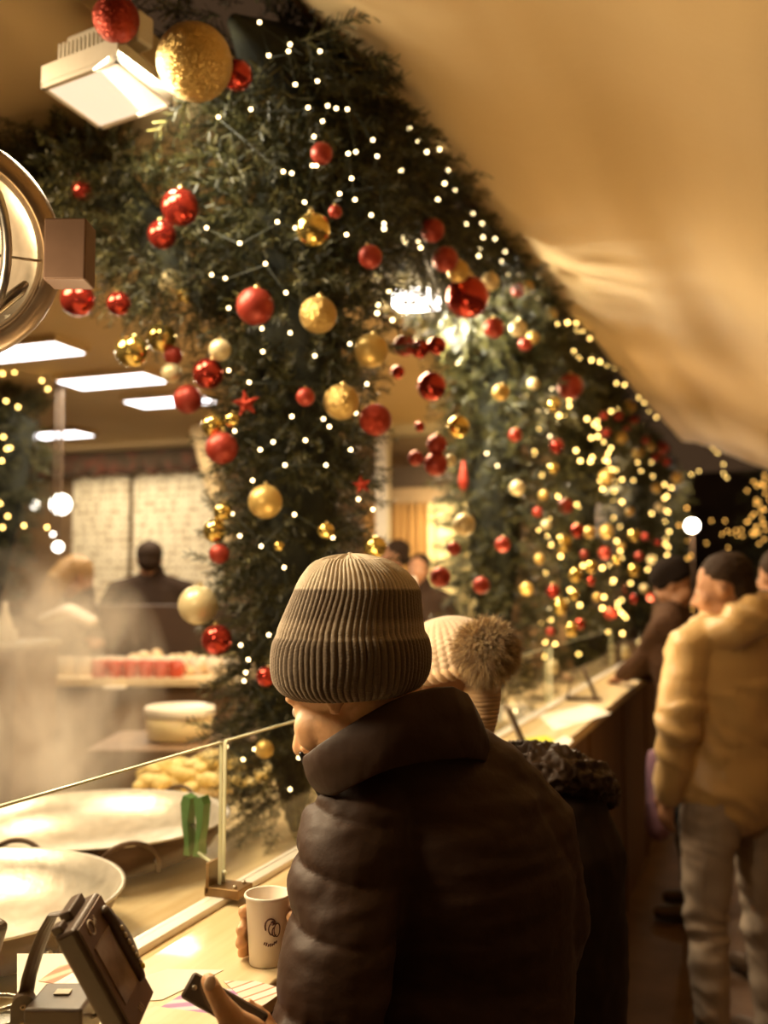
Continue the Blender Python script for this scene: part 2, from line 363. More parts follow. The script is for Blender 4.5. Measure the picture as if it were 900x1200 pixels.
# beam swag along the awning edge
bp = [(-1.14, y, 3.02-.05*sin(pi*((y-2.4) % 2.25)/2.25)) for y in np.linspace(2.02, 15, 42)]
bm_cnt = 1500
garland(bp[:12], [.29]*12, 1350, 'thick fir garland running overhead along the awning edge, nearest stretch', n=40, L=.16, nl=.03, nw=.0034)
garland(bp[11:], [.31]*31, 1700, 'fir garland running overhead along the awning edge, farther stretch', n=30, L=.18, nl=.04, nw=.007)
# side swag into the stall
sw = [P(235, 360, 2.62), P(190, 290, 2.66), P(140, 225, 2.75), P(60, 205, 2.9), P(-40, 200, 3.1), P(-120, 205, 3.3)]
garland(sw, [.15, .19, .21, .20, .19, .18], 1150, 'dark fir garland arching left from the nearest column under the floodlight', n=40, L=.15, nl=.028, nw=.0034, core=.3)
fl = [Vector((P(-20, 430, 6.3).x, P(-20, 430, 6.3).y, 2.9)), P(15, 500, 6.3), P(8, 600, 6.3), P(-5, 720, 6.3)]
garland(fl, [.25, .3, .18, .15], 500, 'blurred fir garland hanging at the far left of the stall', n=30, L=.18, nl=.04, nw=.006)
far_t = P(893, 640, 15.5)
garland([(far_t.x, far_t.y, 0.0), (far_t.x, far_t.y, 1.8), (far_t.x, far_t.y, 3.6)], [.5, .5, .2], 350, 'far dark tree covered in amber lights at the right', n=26, L=.2, nl=.05, nw=.009, name='lit_tree', cat='tree')

# ------------------------------------------------------------------ bulbs on strings
ico = bmesh.new(); bmesh.ops.create_icosphere(ico, subdivisions=1, radius=1); icoV = [v.co.copy() for v in ico.verts]; ico.verts.index_update(); icoF = [[v.index for v in f.verts] for f in ico.faces]; ico.free()
def bulb_mesh(r, m, key):
    me = bpy.data.meshes.new(key); me.from_pydata([tuple(v*r) for v in icoV], [], icoF); me.shade_smooth(); me.materials.append(m); return me
BM = {}
def string_lights(pts, r, m, label, wire=True):
    pts = [Vector(p) for p in pts]
    rt = root('string_lights', pts[0], label, 'string lights', 'warm string lights in the garlands')
    key = (round(r, 4), m.name)
    if key not in BM: BM[key] = bulb_mesh(r, m, 'bulb')
    for k, p in enumerate(pts[:100]):
        o = bpy.data.objects.new('bulb', BM[key]); COL.objects.link(o); o.parent = rt; o.location = p-pts[0]
    if wire and len(pts) > 1: MB().tube([p-CF*-.012 for p in pts], .0016, 5, round_=False).build('wire', M_wire, rt)
    return rt
near_b = [(340,52),(304,26),(315,65),(338,60),(375,60),(372,95),(346,99),(384,124),(394,127),(407,128),(378,142),(368,160),(361,126),(256,137),(294,128),(408,180),(417,178),(437,164),(442,183),(366,194),(332,201),(342,203),(371,194),(398,227),(357,237),(416,234),(412,209),(435,252),(242,267),(281,285),(311,309),(325,260),(346,267),(406,275),(450,262),(248,322),(264,326),(268,361),(335,343),(307,385),(340,390),(369,417),(308,412),(410,403),(430,450),(292,448),(268,434),(379,491),(417,484),(342,488),(386,500),(358,516),(320,518),(305,527),(334,545),(382,545),(411,527),(296,563),(275,505),(420,585),(437,597),(345,603),(306,640),(272,602),(281,628),(340,740),(390,630),(315,744),(291,773),(288,788),(282,756),(286,798),(333,665),(298,878),(285,890),(340,925),(265,875),(350,888)]
near_b.sort(key=lambda q: (q[1]//60, q[0] if (q[1]//60) % 2 else -q[0]))
pts = []
for x, y in near_b:
    h = abs(x-347)/1150*2.6; rr = .25 if y > 300 else .34
    D = depth((C1.x, C1.y, 1.62)) - sqrt(max(0, rr*rr-h*h)) - .01
    pts.append(P(x, y, D))
string_lights(pts, .0048, M_bulbw, 'pale fairy lights wound around the nearest fir column')
def front_pts(c, z0, z1, n, r, seed=1, m=.04):
    rn = random.Random(seed); out = []
    for i in range(n):
        z = z0+(z1-z0)*(i+rn.random())/n; a = radians(rn.uniform(-150, 25)) ; out.append(Vector((c.x+cos(a)*(r+rn.uniform(-.03, m)), c.y+sin(a)*(r+rn.uniform(-.03, m)), z)))
    return out
string_lights(front_pts(cols[1], 1.05, 2.7, 16, .25, 3), .006, M_bulbw, 'few pale fairy lights on the second fir column')
string_lights(front_pts(cols[2], 1.15, 2.8, 48, .29, 4), .0125, M_bulb, 'golden fairy lights wound around the third fir column')
string_lights(front_pts(cols[3], 1.15, 2.8, 34, .33, 5), .015, M_bulb, 'golden fairy lights wound around the fourth fir column')
string_lights(front_pts(cols[4], 1.2, 2.8, 11, .34, 6), .018, M_bulbf, 'amber fairy lights on the farthest fir column')
b1 = [(490,165),(500,178),(515,175),(525,200),(533,223),(513,234),(547,262),(566,278),(563,291),(561,300),(565,262),(580,280),(592,295),(607,322),(595,322),(609,340),(630,325),(634,334),(630,350),(450,268),(472,278),(475,284),(490,283),(493,290),(460,375),(456,342),(443,357),(442,367),(640,360),(521,215),(554,250),(480,150),(588,306),(470,200)]
string_lights([PX(x, y, -.90) for x, y in b1], .0062, M_bulbw, 'pale fairy lights on the overhead garland between the first two columns')
b2 = [(653,379),(665,378),(675,379),(676,388),(682,389),(691,397),(672,412),(679,419),(693,422),(703,424),(711,430),(720,432),(731,427),(733,440),(722,449),(732,451),(721,418),(746,455),(748,466),(755,472),(760,482),(768,473),(771,477),(781,495),(753,497),(769,489),(796,508),(799,514),(716,482),(724,480),(688,491),(696,497),(701,501),(667,468),(667,476),(655,487),(693,513),(741,518),(716,525),(713,531),(709,539),(692,541),(694,536),(680,540),(747,542),(763,542),(675,528),(717,550),(765,558),(706,573),(751,552),(729,562),(742,563),(810,556),(819,552),(835,525),(841,531),(848,544),(848,555),(852,560),(885,539)]
string_lights([PX(x, y, -.86) if x < 735 else P(x, y, 8.6+(x-735)*.035) for x, y in b2], .0105, M_bulb, 'golden fairy lights on the overhead garland beyond the second column')
rn = random.Random(12)
string_lights([P(rn.gauss(888, 9), rn.uniform(555, 640), 14.7) for _ in range(36)], .016, M_bulbf, 'dense amber fairy lights on the far tree at the right')
string_lights([P(rn.gauss(850, 18), rn.uniform(610, 660), 14.2) for _ in range(18)], .014, M_bulbf, 'dim amber fairy lights just right of the bright far lamp')
string_lights([P(x, y, 5.9) for x, y in ((3,438),(17,436),(49,446),(56,456),(7,470),(21,477),(4,512),(8,526),(12,525),(2,540),(9,605),(3,618),(0,590),(28,616),(55,618))], .0105, M_bulb, 'golden fairy lights on the garland at the far left')

# ------------------------------------------------------------------ baubles
BB = []   # (px,py,rpx,kind,D or None)
K1 = [(136,22,27,'Rg',2.0),(228,73,44,'Gg',2.05),(278,88,18,'R',2.25),(98,223,13,'R',2.6),(211,243,22,'R',0),(190,275,17,'R',0),(201,331,15,'P',0),(216,345,10,'Y',0),(299,359,22,'M',0),(367,269,20,'Y',0),(373,369,22,'Gg',0),(434,301,14,'M',0),(547,246,0,'x',0),(393,248,8,'M',0),(377,180,13,'M',0),
 (91,351,20,'R',2.5),(139,356,14,'R',2.5),(154,412,19,'Y',2.45),(189,396,17,'Y',0),(201,437,12,'P',0),(203,417,11,'M',0),(258,410,13,'P',0),(244,438,18,'R',0),(220,468,17,'M',0),(358,465,11,'M',0),(400,471,21,'Gg',0),(440,492,19,'Rg',0),(435,411,20,'G',0),(260,525,19,'M',0),(250,499,14,'Y',0),(272,492,9,'Y',0),(311,588,20,'G',0),(261,600,11,'Y',0),(252,622,14,'Y',0),(257,649,12,'M',0),(232,709,23,'P',0),(254,750,18,'R',0),(382,622,10,'Y',0),(440,641,13,'Y',0),(312,793,12,'R',0),(310,878,11,'G',0),(327,640,6,'Y',0)]
K2 = [(507,270,14,'M'),(522,304,15,'M'),(537,318,13,'G'),(574,330,11,'P'),(548,348,25,'R'),(579,384,12,'M'),(616,403,8,'M'),(607,385,10,'P'),(624,396,8,'G'),(474,405,13,'M'),(492,409,11,'R'),(512,405,11,'R'),(466,436,8,'R'),(506,453,17,'R'),(492,500,6,'R'),(537,500,13,'Y'),(587,460,10,'G'),(625,450,7,'P'),(604,510,8,'M'),(512,521,12,'M'),(511,544,14,'M'),(487,537,9,'M'),(528,540,7,'P'),(544,615,13,'P'),(532,643,8,'M'),(516,676,12,'M'),(589,638,9,'M'),(564,686,10,'M'),(606,572,9,'P'),(521,770,9,'R'),(617,690,8,'G'),(484,300,0,'x'),(598,690,0,'x'),(645,368,8,'G'),(607,340,8,'M'),(618,337,8,'G')]
K3 = [(668,453,15,'M'),(648,474,9,'Y'),(663,593,9,'M'),(677,622,8,'R'),(691,624,7,'G'),(711,623,8,'G'),(709,648,7,'M'),(660,637,10,'Y'),(693,664,7,'Y'),(693,681,5,'R'),(723,656,6,'Y'),(743,628,7,'Y'),(749,652,5,'M'),(743,669,7,'Y'),(763,656,5,'P'),(771,636,4,'R'),(756,629,4,'M'),(675,674,8,'Y'),(648,693,8,'R'),(656,711,10,'Y'),(673,697,6,'Y'),(715,719,7,'M'),(732,690,4,'R'),(743,702,5,'R'),(763,700,4,'M'),(680,731,6,'R'),(670,738,8,'Y'),(645,740,5,'M'),(652,523,9,'R'),(648,549,7,'Y'),(711,559,9,'G'),(738,600,5,'G'),(733,501,6,'M'),(708,487,5,'M'),(743,492,6,'M'),(711,507,5,'M'),(727,513,8,'G'),(737,477,8,'G'),(748,531,6,'G'),(761,523,6,'G'),(776,525,8,'M'),(781,541,5,'M'),(768,536,5,'M'),(769,572,6,'G'),(793,560,7,'G'),(772,594,5,'P'),(637,580,6,'G'),(632,655,6,'G'),(700,560,0,'x'),(724,487,6,'M'),(756,515,5,'M'),(640,615,6,'P'),(630,600,6,'M'),(685,650,5,'M'),(728,640,5,'G'),(755,690,5,'P'),(700,700,5,'G')]
KM = {'M': M_red, 'R': M_redsh, 'Rg': M_redgl, 'G': M_gold, 'Gg': M_goldgl, 'Y': M_goldsh, 'P': M_pearl}
KN = {'M': 'matte red', 'R': 'shiny red', 'Rg': 'red glitter', 'G': 'satin gold', 'Gg': 'gold glitter', 'Y': 'shiny gold', 'P': 'pale pearl gold'}
uv = MB().ball((0, 0, 0), 1, nu=40, nv=24)
uvs = MB().ball((0, 0, 0), 1, nu=20, nv=12)
BALLM = {}
def ball_mesh(kind, big):
    k = (kind, big)
    if k not in BALLM:
        src = uv if big else uvs; me = bpy.data.meshes.new('bauble'); me.from_pydata(src.v, [], src.f); me.shade_smooth(); me.materials.append(KM[kind]); BALLM[k] = me
    return BALLM[k]
capb = MB().lathe([(.17, .93), (.17, 1.08), (.10, 1.12), (.03, 1.13)], 14); capb.tube([(.07*cos(a), 0, 1.18+.08*sin(a)) for a in np.linspace(0, 2*pi, 14)], .018, 6, round_=False)
capm = bpy.data.meshes.new('cap'); capm.from_pydata(capb.v, [], capb.f); capm.materials.append(M_cap)
def make_bauble(px, py, r, kind, D):
    p = P(px, py, D); R_ = r*D/FPX
    if kind.endswith('g'):   # glitter needs true-size coordinates
        big = uv; me = bpy.data.meshes.new('bauble'); me.from_pydata([tuple(Vector(v)*R_) for v in big.v], [], big.f); me.shade_smooth(); me.materials.append(KM[kind])
        o = bpy.data.objects.new('bauble', me); COL.objects.link(o); o.location = p
        c = bpy.data.objects.new('cap', capm); COL.objects.link(c); c.parent = o; c.scale = (R_,)*3
    else:
        o = bpy.data.objects.new('bauble', ball_mesh(kind, r > 9)); COL.objects.link(o); o.location = p; o.scale = (R_,)*3
        c = bpy.data.objects.new('cap', capm); COL.objects.link(c); c.parent = o
    o.rotation_euler = (random.uniform(-.25, .25), random.uniform(-.25, .25), random.uniform(0, 6))
    return o
ORD = ['highest', 'second highest', 'third highest', 'fourth highest', 'fifth highest', 'sixth highest', 'seventh highest', 'eighth highest', 'ninth highest', 'tenth highest', 'eleventh highest', 'twelfth highest']
recs = []
for x, y, r, k, D in K1:
    if k == 'x': continue
    if not D:
        h = abs(x-347)/1150*2.6; rr = (.29 if y > 330 else .38); D = depth((C1.x, C1.y, 1.62))-sqrt(max(0.0, rr*rr-h*h))-.02
    recs.append((x, y, r, k, D, 'on the nearest fir column' if x > 183 and y > 150 else 'near the floodlight and left swag'))
for x, y, r, k in K2:
    if k == 'x': continue
    Dc = depth((cols[1].x, cols[1].y, 1.62)); h = abs(x-580)/1150*Dc
    D = min(depth(PX(x, y, -.85)), Dc-sqrt(max(0, .1-h*h))-.03) if y > 400 else depth(PX(x, y, -.86))
    recs.append((x, y, r, k, max(D, 3.0), 'on the second fir column' if y > 400 else 'on the overhead garland above the second column'))
for x, y, r, k in K3:
    if k == 'x': continue
    D = min(depth(PX(x, y, -.84)), 9.5); recs.append((x, y, r, k, D, 'on the third fir column' if x < 705 and y > 450 and not (y < 520 and x > 690) else ('on the fourth fir column' if y > 575 else 'in the far cluster under the awning')))
byk = {}
for q in recs: byk.setdefault((q[3], q[5]), []).append(q)
for (k, where), L_ in byk.items():
    L_.sort(key=lambda q: q[1])
    for i, q in enumerate(L_):
        o = make_bauble(*q[:5])
        lab = f"{KN[k]} bauble {where}" if len(L_) == 1 else (f"{KN[k]} bauble {where}, " + (('upper' if i == 0 else 'lower') + ' of the two' if len(L_) == 2 else ('lowest' if i == len(L_)-1 else ORD[i]) + ' of its colour'))
        tag(o, lab, 'bauble', f'{KN[k]} baubles {where}')
# stars and icicle drops
def star(px, py, r, D, label, m=M_redgl):
    p = P(px, py, D); R_ = r*D/FPX; V = []
    for i in range(10):
        a = pi/2+i*pi/5+.15; q = R_ if i % 2 == 0 else R_*.42; V.append(CR*cos(a)*q+CU*sin(a)*q)
    V += [CF*-R_*.22, CF*R_*.22]; F = [(10, i, (i+1) % 10) for i in range(10)]+[(11, (i+1) % 10, i) for i in range(10)]
    o = MB().add(V, F).build('star_ornament', m, smooth=False); o.location = p; return tag(o, label, 'star ornament')
star(288, 473, 17, 2.33, 'red glittery star on the nearest column, left of the small red bauble')
star(424, 568, 12, 2.4, 'small red star on the right edge of the nearest column')
for x, y, h, D, lab in ((543, 557, 20, 4.35, 'slim red drop ornament on the second column'), (336, 700, 0, 2.4, '')):
    if h:
        p = P(x, y, D); s_ = h*D/FPX; o = MB().lathe([(.001, .9*s_), (.12*s_, .6*s_), (.3*s_, -.3*s_), (.26*s_, -.7*s_), (.001, -.95*s_)], 14).build('drop_ornament', M_red); o.location = p; tag(o, lab, 'ornament')
#PART2
# ------------------------------------------------------------------ lamps and light
def area(loc, d, size, energy, col, size_y=None, name='lamp_light'):
    l = bpy.data.lights.new(name, 'AREA'); l.energy = energy; l.color = col; l.size = size
    if size_y: l.shape = 'RECTANGLE'; l.size_y = size_y
    o = bpy.data.objects.new(name, l); COL.objects.link(o); o.location = loc; o.rotation_euler = Vector(d).to_track_quat('-Z', 'Y').to_euler(); return o
M_led = glow('led_panel', (.98, .93, .95), 5.5)
M_ledw = glow('led_flood', (1, .84, .64), .80)
M_bright = glow('bright_lamp', (1, .93, .86), 30)
lh = {}
for i, (x, y, sx, lab) in enumerate(((28, 412, .64, 'white ceiling light panel nearest the round lamp at the left'), (131, 446, .66, 'white ceiling light panel in the middle, widest one seen in full'), (200, 470, .62, 'white ceiling light panel half hidden by red bauble'), (65, 509.5, .62, 'farthest ceiling light panel, just above the menu boards'), (590, 470, .6, None))):
    if lab is None: continue
    c = PZ(x, y, 2.885); r = root('ceiling_light', (c.x, c.y, 2.92), lab, 'ceiling light', 'ceiling light panels in the stall')
    MB().box((c.x, c.y, 2.90), (sx, .29, .04), bev=.006).build('frame', M_ceil, r, smooth=False)
    MB().box((c.x, c.y, 2.878), (sx-.05, .24, .01)).build('diffuser', M_led, r, smooth=False)
    area((c.x, c.y, 2.86), (0, 0, -1), sx-.05, 22, (1, .82, .56), .29)
# LED floodlight near the top left
fc = PZ(128, 108, 2.70); A = PZ(48, 101, 2.70); B = PZ(118, 150, 2.70); Cc = PZ(203, 122, 2.70); Dd = A+Cc-B
ux = (B-A); uy = (Cc-B); 
fr = root('floodlight', fc, 'white square LED floodlight with heatsink beside the large gold glitter bauble', 'floodlight')
def quadbox(mb, a, u, v, z0, z1):
    V = [a+Vector((0, 0, z0)), a+u+Vector((0, 0, z0)), a+u+v+Vector((0, 0, z0)), a+v+Vector((0, 0, z0))]; V += [p+Vector((0, 0, z1-z0)) for p in V]
    mb.add(V, [(3, 2, 1, 0), (4, 5, 6, 7), (0, 1, 5, 4), (1, 2, 6, 5), (2, 3, 7, 6), (3, 0, 4, 7)])
mb = MB(); quadbox(mb, A, ux, uy, 0.004, .045)
for a_, u_, v_ in ((A, ux, uy*.04), (A+uy*.96, ux, uy*.04), (A, ux*.06, uy), (A+ux*.94, ux*.06, uy)): quadbox(mb, a_, u_, v_, -.006, .006)
mb.build('housing', M_white, fr, smooth=False)
mb = MB(); quadbox(mb, A+ux*.06+uy*.04, ux*.88, uy*.92, -.002, .003); mb.build('diffuser', M_ledw, fr, smooth=False)
mb = MB()
for k in range(12): quadbox(mb, A+ux*.12+uy*(.12+k*.055), ux*.7, uy*.018, .045, .10)
quadbox(mb, A+ux*.12+uy*.1, ux*.7, uy*.66, .045, .055)
mb.build('heatsink', M_white, fr, smooth=False)
mb = MB(); q = A+ux*.5+uy*.5; mb.box((q.x, q.y, 2.82), (.05, .22, .07), Matrix.Rotation(atan2(uy.y, uy.x)-pi/2, 3, 'Z'), bev=.008); mb.tube([(q.x, q.y, 2.84), (q.x, q.y, 2.95)], .02, 12); mb.build('mounting_arm', M_white, fr, smooth=False)
cmid = A+ux*.5+uy*.5
area((cmid.x, cmid.y, 2.685), Vector((.35, .05, -1)), .26, 13, (1, .84, .58), name='flood_light')
area(P(168, 140, 2.40), CR*1+FH*.55-Vector((0, 0, .35)), .10, 3.6, (1, .90, .66), name='flood_light')
# floodlight in the second bay
f2 = P(489, 350, 4.15); r = root('floodlight', f2, 'glaring white floodlight between the first and second fir columns', 'floodlight')
MB().box(f2+Vector((0, 0, .05)), (.19, .15, .05), bev=.008).build('housing', M_white, r, smooth=False)
MB().box(f2+Vector((.0, -.01, -.01)), (.17, .13, .07), bev=.01).build('diffuser', M_bright, r, smooth=False)
MB().tube([f2+Vector((0, 0, .06)), Vector((f2.x, f2.y, 2.95))], .012, 8).build('mounting_arm', M_white, r)
area(f2+Vector((.08, .1, -.06)), Vector((.9, .5, -.55)), .15, 42, (1, .9, .66), name='flood_light')
# bright far lamp
fl2 = P(811, 616, 13.0); r = root('far_lamp', fl2, 'dazzling white round lamp in the dark beyond the beanie', 'lamp')
mb = MB(); mb.ball(fl2, .085, nu=24, nv=14); mb.build('globe', glow('far_glare', (1, .88, .72), 26), r); mb = MB(); mb.tube([fl2+Vector((0, 0, -.08)), Vector((fl2.x, fl2.y, 0))], .014, 10); mb.build('pole', M_black, r)
gl_ = bpy.data.lights.new('far_lamp_light', 'POINT'); gl_.energy = 90; gl_.color = (1, .75, .5); gl_.shadow_soft_size = .1; go_ = bpy.data.objects.new('far_lamp_light', gl_); COL.objects.link(go_); go_.location = fl2+Vector((0, -.2, .1))
area((-1.06, 1.40, 1.66), (1, -.22, -.03), .20, 5.5, (1, .78, .48), name='face_key')  # added key light for the man's face, no fixture there
# globe lamps at the stall's back left
for x, y, rr, D, lab in ((71, 591, 12, 6.4, 'large glowing white globe lamp by the menu boards'), (41, 592, 5, 6.6, 'small glowing globe lamp left of the large one'), (68, 641, 6, 6.0, 'glowing lamp above the head of the long-haired worker'), (62, 626, 2.5, 6.0, 'tiny glowing lamp below the large globe')):
    p = P(x, y, D); r = root('globe_lamp', p, lab, 'lamp', None); MB().ball(p, rr*D/FPX, nu=20, nv=12).build('globe', glow('globe_glow', (1, .93, .80), 6), r)
    MB().tube([p+Vector((0, 0, rr*D/FPX*.9)), Vector((p.x, p.y, 2.95))], .008, 8).build('cord', M_black, r)
# stall and customer-side lighting (added area fills without fixtures of their own)
for y, e in ((1.5, 26), (3.4, 34), (5.6, 56), (8.2, 50), (11, 40)):
    area((-1.95 if y < 2 else -1.45, y, 2.72), (.30, .1, -1), .5, e*1.6, (1, .74, .44), name='stall_fill')  # added downward fill for the ledge and work area
for y, e in ((1.9, 4), (3.6, 6), (6.2, 8), (9, 9)):
    area((-.80, y, 1.45+.0), (.9, .2, 1), .35, e, (1, .70, .34), name='counter_bounce_fill')  # added fill in place of light bounced off the counter
area((1.6, 1.5, 2.1), (-.6, .5, -.35), 1.2, 1.6, (1, .62, .34), name='customer_fill')  # added weak fill on the customers from the open side
w = bpy.data.worlds.new('world'); S.world = w; w.use_nodes = True; w.node_tree.nodes['Background'].inputs[0].default_value = (.055, .030, .015, 1); w.node_tree.nodes['Background'].inputs[1].default_value = 1.0

# ------------------------------------------------------------------ back wall: menu boards, valance, curtain
def board_mat(name):
    m = bpy.data.materials.new(name); m.use_nodes = True; N = m.node_tree.nodes; L = m.node_tree.links; b = N['Principled BSDF']
    tc = N.new('ShaderNodeTexCoord'); mp = N.new('ShaderNodeMapping'); mp.inputs['Scale'].default_value = (26, 1, 1.0)
    sx = N.new('ShaderNodeSeparateXYZ'); L.new(tc.outputs['Object'], sx.inputs[0])
    w_ = N.new('ShaderNodeMath'); w_.operation = 'MULTIPLY'; w_.inputs[1].default_value = 2*pi*15; L.new(sx.outputs['Z'], w_.inputs[0])
    sn = N.new('ShaderNodeMath'); sn.operation = 'SINE'; L.new(w_.outputs[0], sn.inputs[0])
    gt = N.new('ShaderNodeMath'); gt.operation = 'GREATER_THAN'; gt.inputs[1].default_value = .2; L.new(sn.outputs[0], gt.inputs[0])
    mp.inputs['Scale'].default_value = (9, 1, 3); nz = N.new('ShaderNodeTexNoise'); nz.inputs['Scale'].default_value = 2.2; nz.inputs['Detail'].default_value = 3
    L.new(tc.outputs['Object'], mp.inputs[0]); L.new(mp.outputs[0], nz.inputs['Vector'])
    g2 = N.new('ShaderNodeMath'); g2.operation = 'GREATER_THAN'; g2.inputs[1].default_value = .5; L.new(nz.outputs[0], g2.inputs[0])
    mu = N.new('ShaderNodeMath'); mu.operation = 'MULTIPLY'; L.new(gt.outputs[0], mu.inputs[0]); L.new(g2.outputs[0], mu.inputs[1])
    mx = N.new('ShaderNodeMix'); mx.data_type = 'RGBA'; mx.inputs[6].default_value = (.86, .76, .56, 1); mx.inputs[7].default_value = (.40, .28, .14, 1)
    L.new(mu.outputs[0], mx.inputs[0]); L.new(mx.outputs[2], b.inputs['Base Color']); b.inputs['Roughness'].default_value = .6; return m
M_board = board_mat('printed_board')
for xa, xb, lab in ((86, 151, 'left menu board with rows of faint print on the back wall'), (157, 262, 'right menu board with rows of faint print behind the dark-clad worker')):
    a = PY(xa, 540, 7.78); b = PY(xb, 540, 7.78); top = PY(150, 533, 7.78).z; bot = PY(150, 735, 7.78).z
    r = root('menu_board', ((a.x+b.x)/2, 7.8, bot), lab, 'menu board', 'menu boards on the back wall')
    o = MB().box(((a.x+b.x)/2, 7.80, (top+bot)/2), (b.x-a.x, .03, top-bot), bev=.004).build('printed_panel', M_board, r, smooth=False)
    mb = MB()
    for zz in (top, bot): mb.box(((a.x+b.x)/2, 7.79, zz), (b.x-a.x+.02, .05, .02))
    mb.build('frame', M_ceil, r, smooth=False)
    area(((a.x+b.x)/2, 7.1, 2.75), (0, .75, -1), .8, 8, (1, .82, .55), name='board_light')
M_val = mat('dark_valance', (.05, .03, .015), .9, noise_=(9, (.12, .03, .015), (1, 1, 1), .45, .75))
a = PY(15, 530, 7.6); b = PY(240, 530, 7.6)
mb = MB(); V = []; n = 60
for i in range(n+1):
    x = a.x+(b.x-a.x)*i/n
    for z, yy in ((2.9, 7.62), (2.80, 7.60+.01*sin(i*1.1)), (2.66+.035*abs(sin(i*.35)), 7.6+.03*sin(i*1.1))): V.append((x, yy, z))
F = [(i*3+j, i*3+j+1, (i+1)*3+j+1, (i+1)*3+j) for i in range(n) for j in range(2)]
o = mb.add(V, F).build('valance', M_val); o.modifiers.new('s', 'SOLIDIFY').thickness = .05; tag(o, 'dark scalloped valance hanging along the ceiling above the menu boards', 'valance')
p0 = PY(233, 500, 6.4); p1 = PY(272, 640, 6.4)
tag(MB().box((p0+p1)/2, (.13, .1, (p1-p0).length), (p1-p0).to_track_quat('Z', 'Y').to_matrix(), bev=.01).build('slanted_strut', M_ceil, smooth=False), 'cream slanted strut at the right of the menu boards', 'strut')
# right part of back wall: brown beam, cream panel, ochre curtain
mb = MB(); x0 = PY(440, 600, 7.6).x; x1 = PY(560, 600, 7.6).x
zt = PY(490, 545, 7.6).z; zm = PY(490, 590, 7.6).z; zc = PY(490, 572, 7.6).z
struct(MB().box(((x0+x1)/2, 7.7, (zt+zc)/2), (x1-x0+.6, .2, zt-zc)).build('trim_1', mat('brown_beam', (.07, .04, .022), .8), smooth=False))
struct(MB().box(((x0+x1)/2, 7.66, (zm+zc)/2), (x1-x0+.6, .2, zc-zm)).build('trim_2', mat('tan_beam', (.30, .19, .10), .8), smooth=False))
def curtain(xa, xb, yy, z0, z1, m, label, waves=9, name='curtain'):
    V = []; n = 90
    for i in range(n+1):
        t = i/n
        for z in np.linspace(z0, z1, 8): V.append((xa+(xb-xa)*t, yy+.03*sin(t*waves*2*pi)+.01*sin(t*40+z*3), z))
    F = [(i*8+j, i*8+j+1, (i+1)*8+j+1, (i+1)*8+j) for i in range(n) for j in range(7)]
    o = MB().add(V, F).build(name, m); o.modifiers.new('s', 'SOLIDIFY').thickness = .006; return tag(o, label, 'curtain')
xs = PY(505, 600, 7.6).x
curtain(x0-.1, xs, 7.55, .2, zm, mat('ochre_cloth', (.42, .22, .07), .85), 'ochre pleated curtain behind the men between the first two columns')
curtain(xs, x1+.2, 7.52, .2, zm, mat('cream_cloth', (.80, .66, .36), .85), 'cream curtain right of the ochre one, behind the second column', 4)
area(PY(520, 600, 7.0), (.1, 1, -.2), .4, 14, (1, .85, .5), name='board_light')
slabx = PY(449, 600, 6.9)
tag(MB().box((slabx.x, 6.9, 1.53), (.10, .08, 2.75), bev=.01).build('white_post', M_white, smooth=False), 'white post beside the nearest column, left of the ochre curtain', 'post')

# ------------------------------------------------------------------ round lamp / heater at top left
hc = P(-66, 291, 1.42); HR = .167
hn = (-CF*.75+CR*.58+CU*-.25).normalized(); HM = hn.to_track_quat('Z', 'Y').to_matrix()
hn = (C0-hc).normalized(); HM = (hn*.86+CR*.42-Vector((0, 0, .1))).normalized().to_track_quat('Z', 'Y').to_matrix()
r = root('round_lamp', hc, 'large round metal-rimmed glass lamp at the upper left, beside the red baubles', 'lamp')
M_bronze = mat('brushed_metal', (.34, .24, .15), .36, .75, noise_=(25, (.42, .31, .20), (1, 1, 1), .3, .75))
HMc = hn.to_track_quat('Z', 'Y').to_matrix()
mb = MB(); mb.lathe([(HR*.99, -.09), (HR*1.0, -.02), (HR*.97, .0), (HR*.93, .012), (HR*.83, .020), (HR*.80, .016), (HR*.79, .0), (HR*.80, -.08)], 96, hc, HMc, cap0=False, cap1=False); mb.build('rim', M_bronze, r)
mb = MB(); mb.lathe([(.03, -.14), (HR*.4, -.135), (HR*.7, -.105), (HR*.9, -.05), (HR*.86, -.05), (HR*.66, -.095), (HR*.36, -.122), (.0301, -.128)], 64, hc, HMc, cap0=True, cap1=True); mb.build('reflector', M_steel, r)
mb = MB(); mb.lathe([(HR*.80*cos(a), .004+HR*.35*sin(a)) for a in np.linspace(0, pi/2-.02, 12)], 64, hc, HMc, cap0=False); o = mb.build('dome_glass', glass_mat('lamp_glass', (.95, .9, .82), 1.2), r)
mb = MB()
for s_ in (0,):
    mb.tube([hc+HMc @ Vector((HR*.8*cos(a)*.62, HR*.84*sin(a), .012+HR*.36*cos(a)*.7)) for a in np.linspace(-pi/2, pi/2, 20)], (.0075), 10, round_=False)
mb.tube([hc+HMc @ Vector((x, .0, .012+HR*.36*sqrt(max(0, 1-(x/(HR*.8))**2))*.0)) for x in np.linspace(-HR*.8, HR*.8, 12)], .0022, 8, round_=False)
mb.build('guard_band', M_steel, r)
mb = MB(); mb.tube([hc+HMc @ Vector(q) for q in ((HR*.2, -HR*.75, .01), (HR*.35, -HR*.55, .02), (HR*.62, -HR*.28, .03), (HR*.66, -HR*.22, .03))], [.008, .01, .009, .006], 10); mb.build('latch', M_steel, r)
mb = MB(); b1_ = P(82, 298, 1.42); mb.box(b1_, (.06, .05, .090), Matrix.Rotation(YAW, 3, 'Z'), bev=.003); mb.build('bracket', mat('brown_metal', (.13, .072, .042), .55, .3, noise_=(25, (.16, .09, .055), (1, 1, 1), .3, .75)), r, smooth=False)
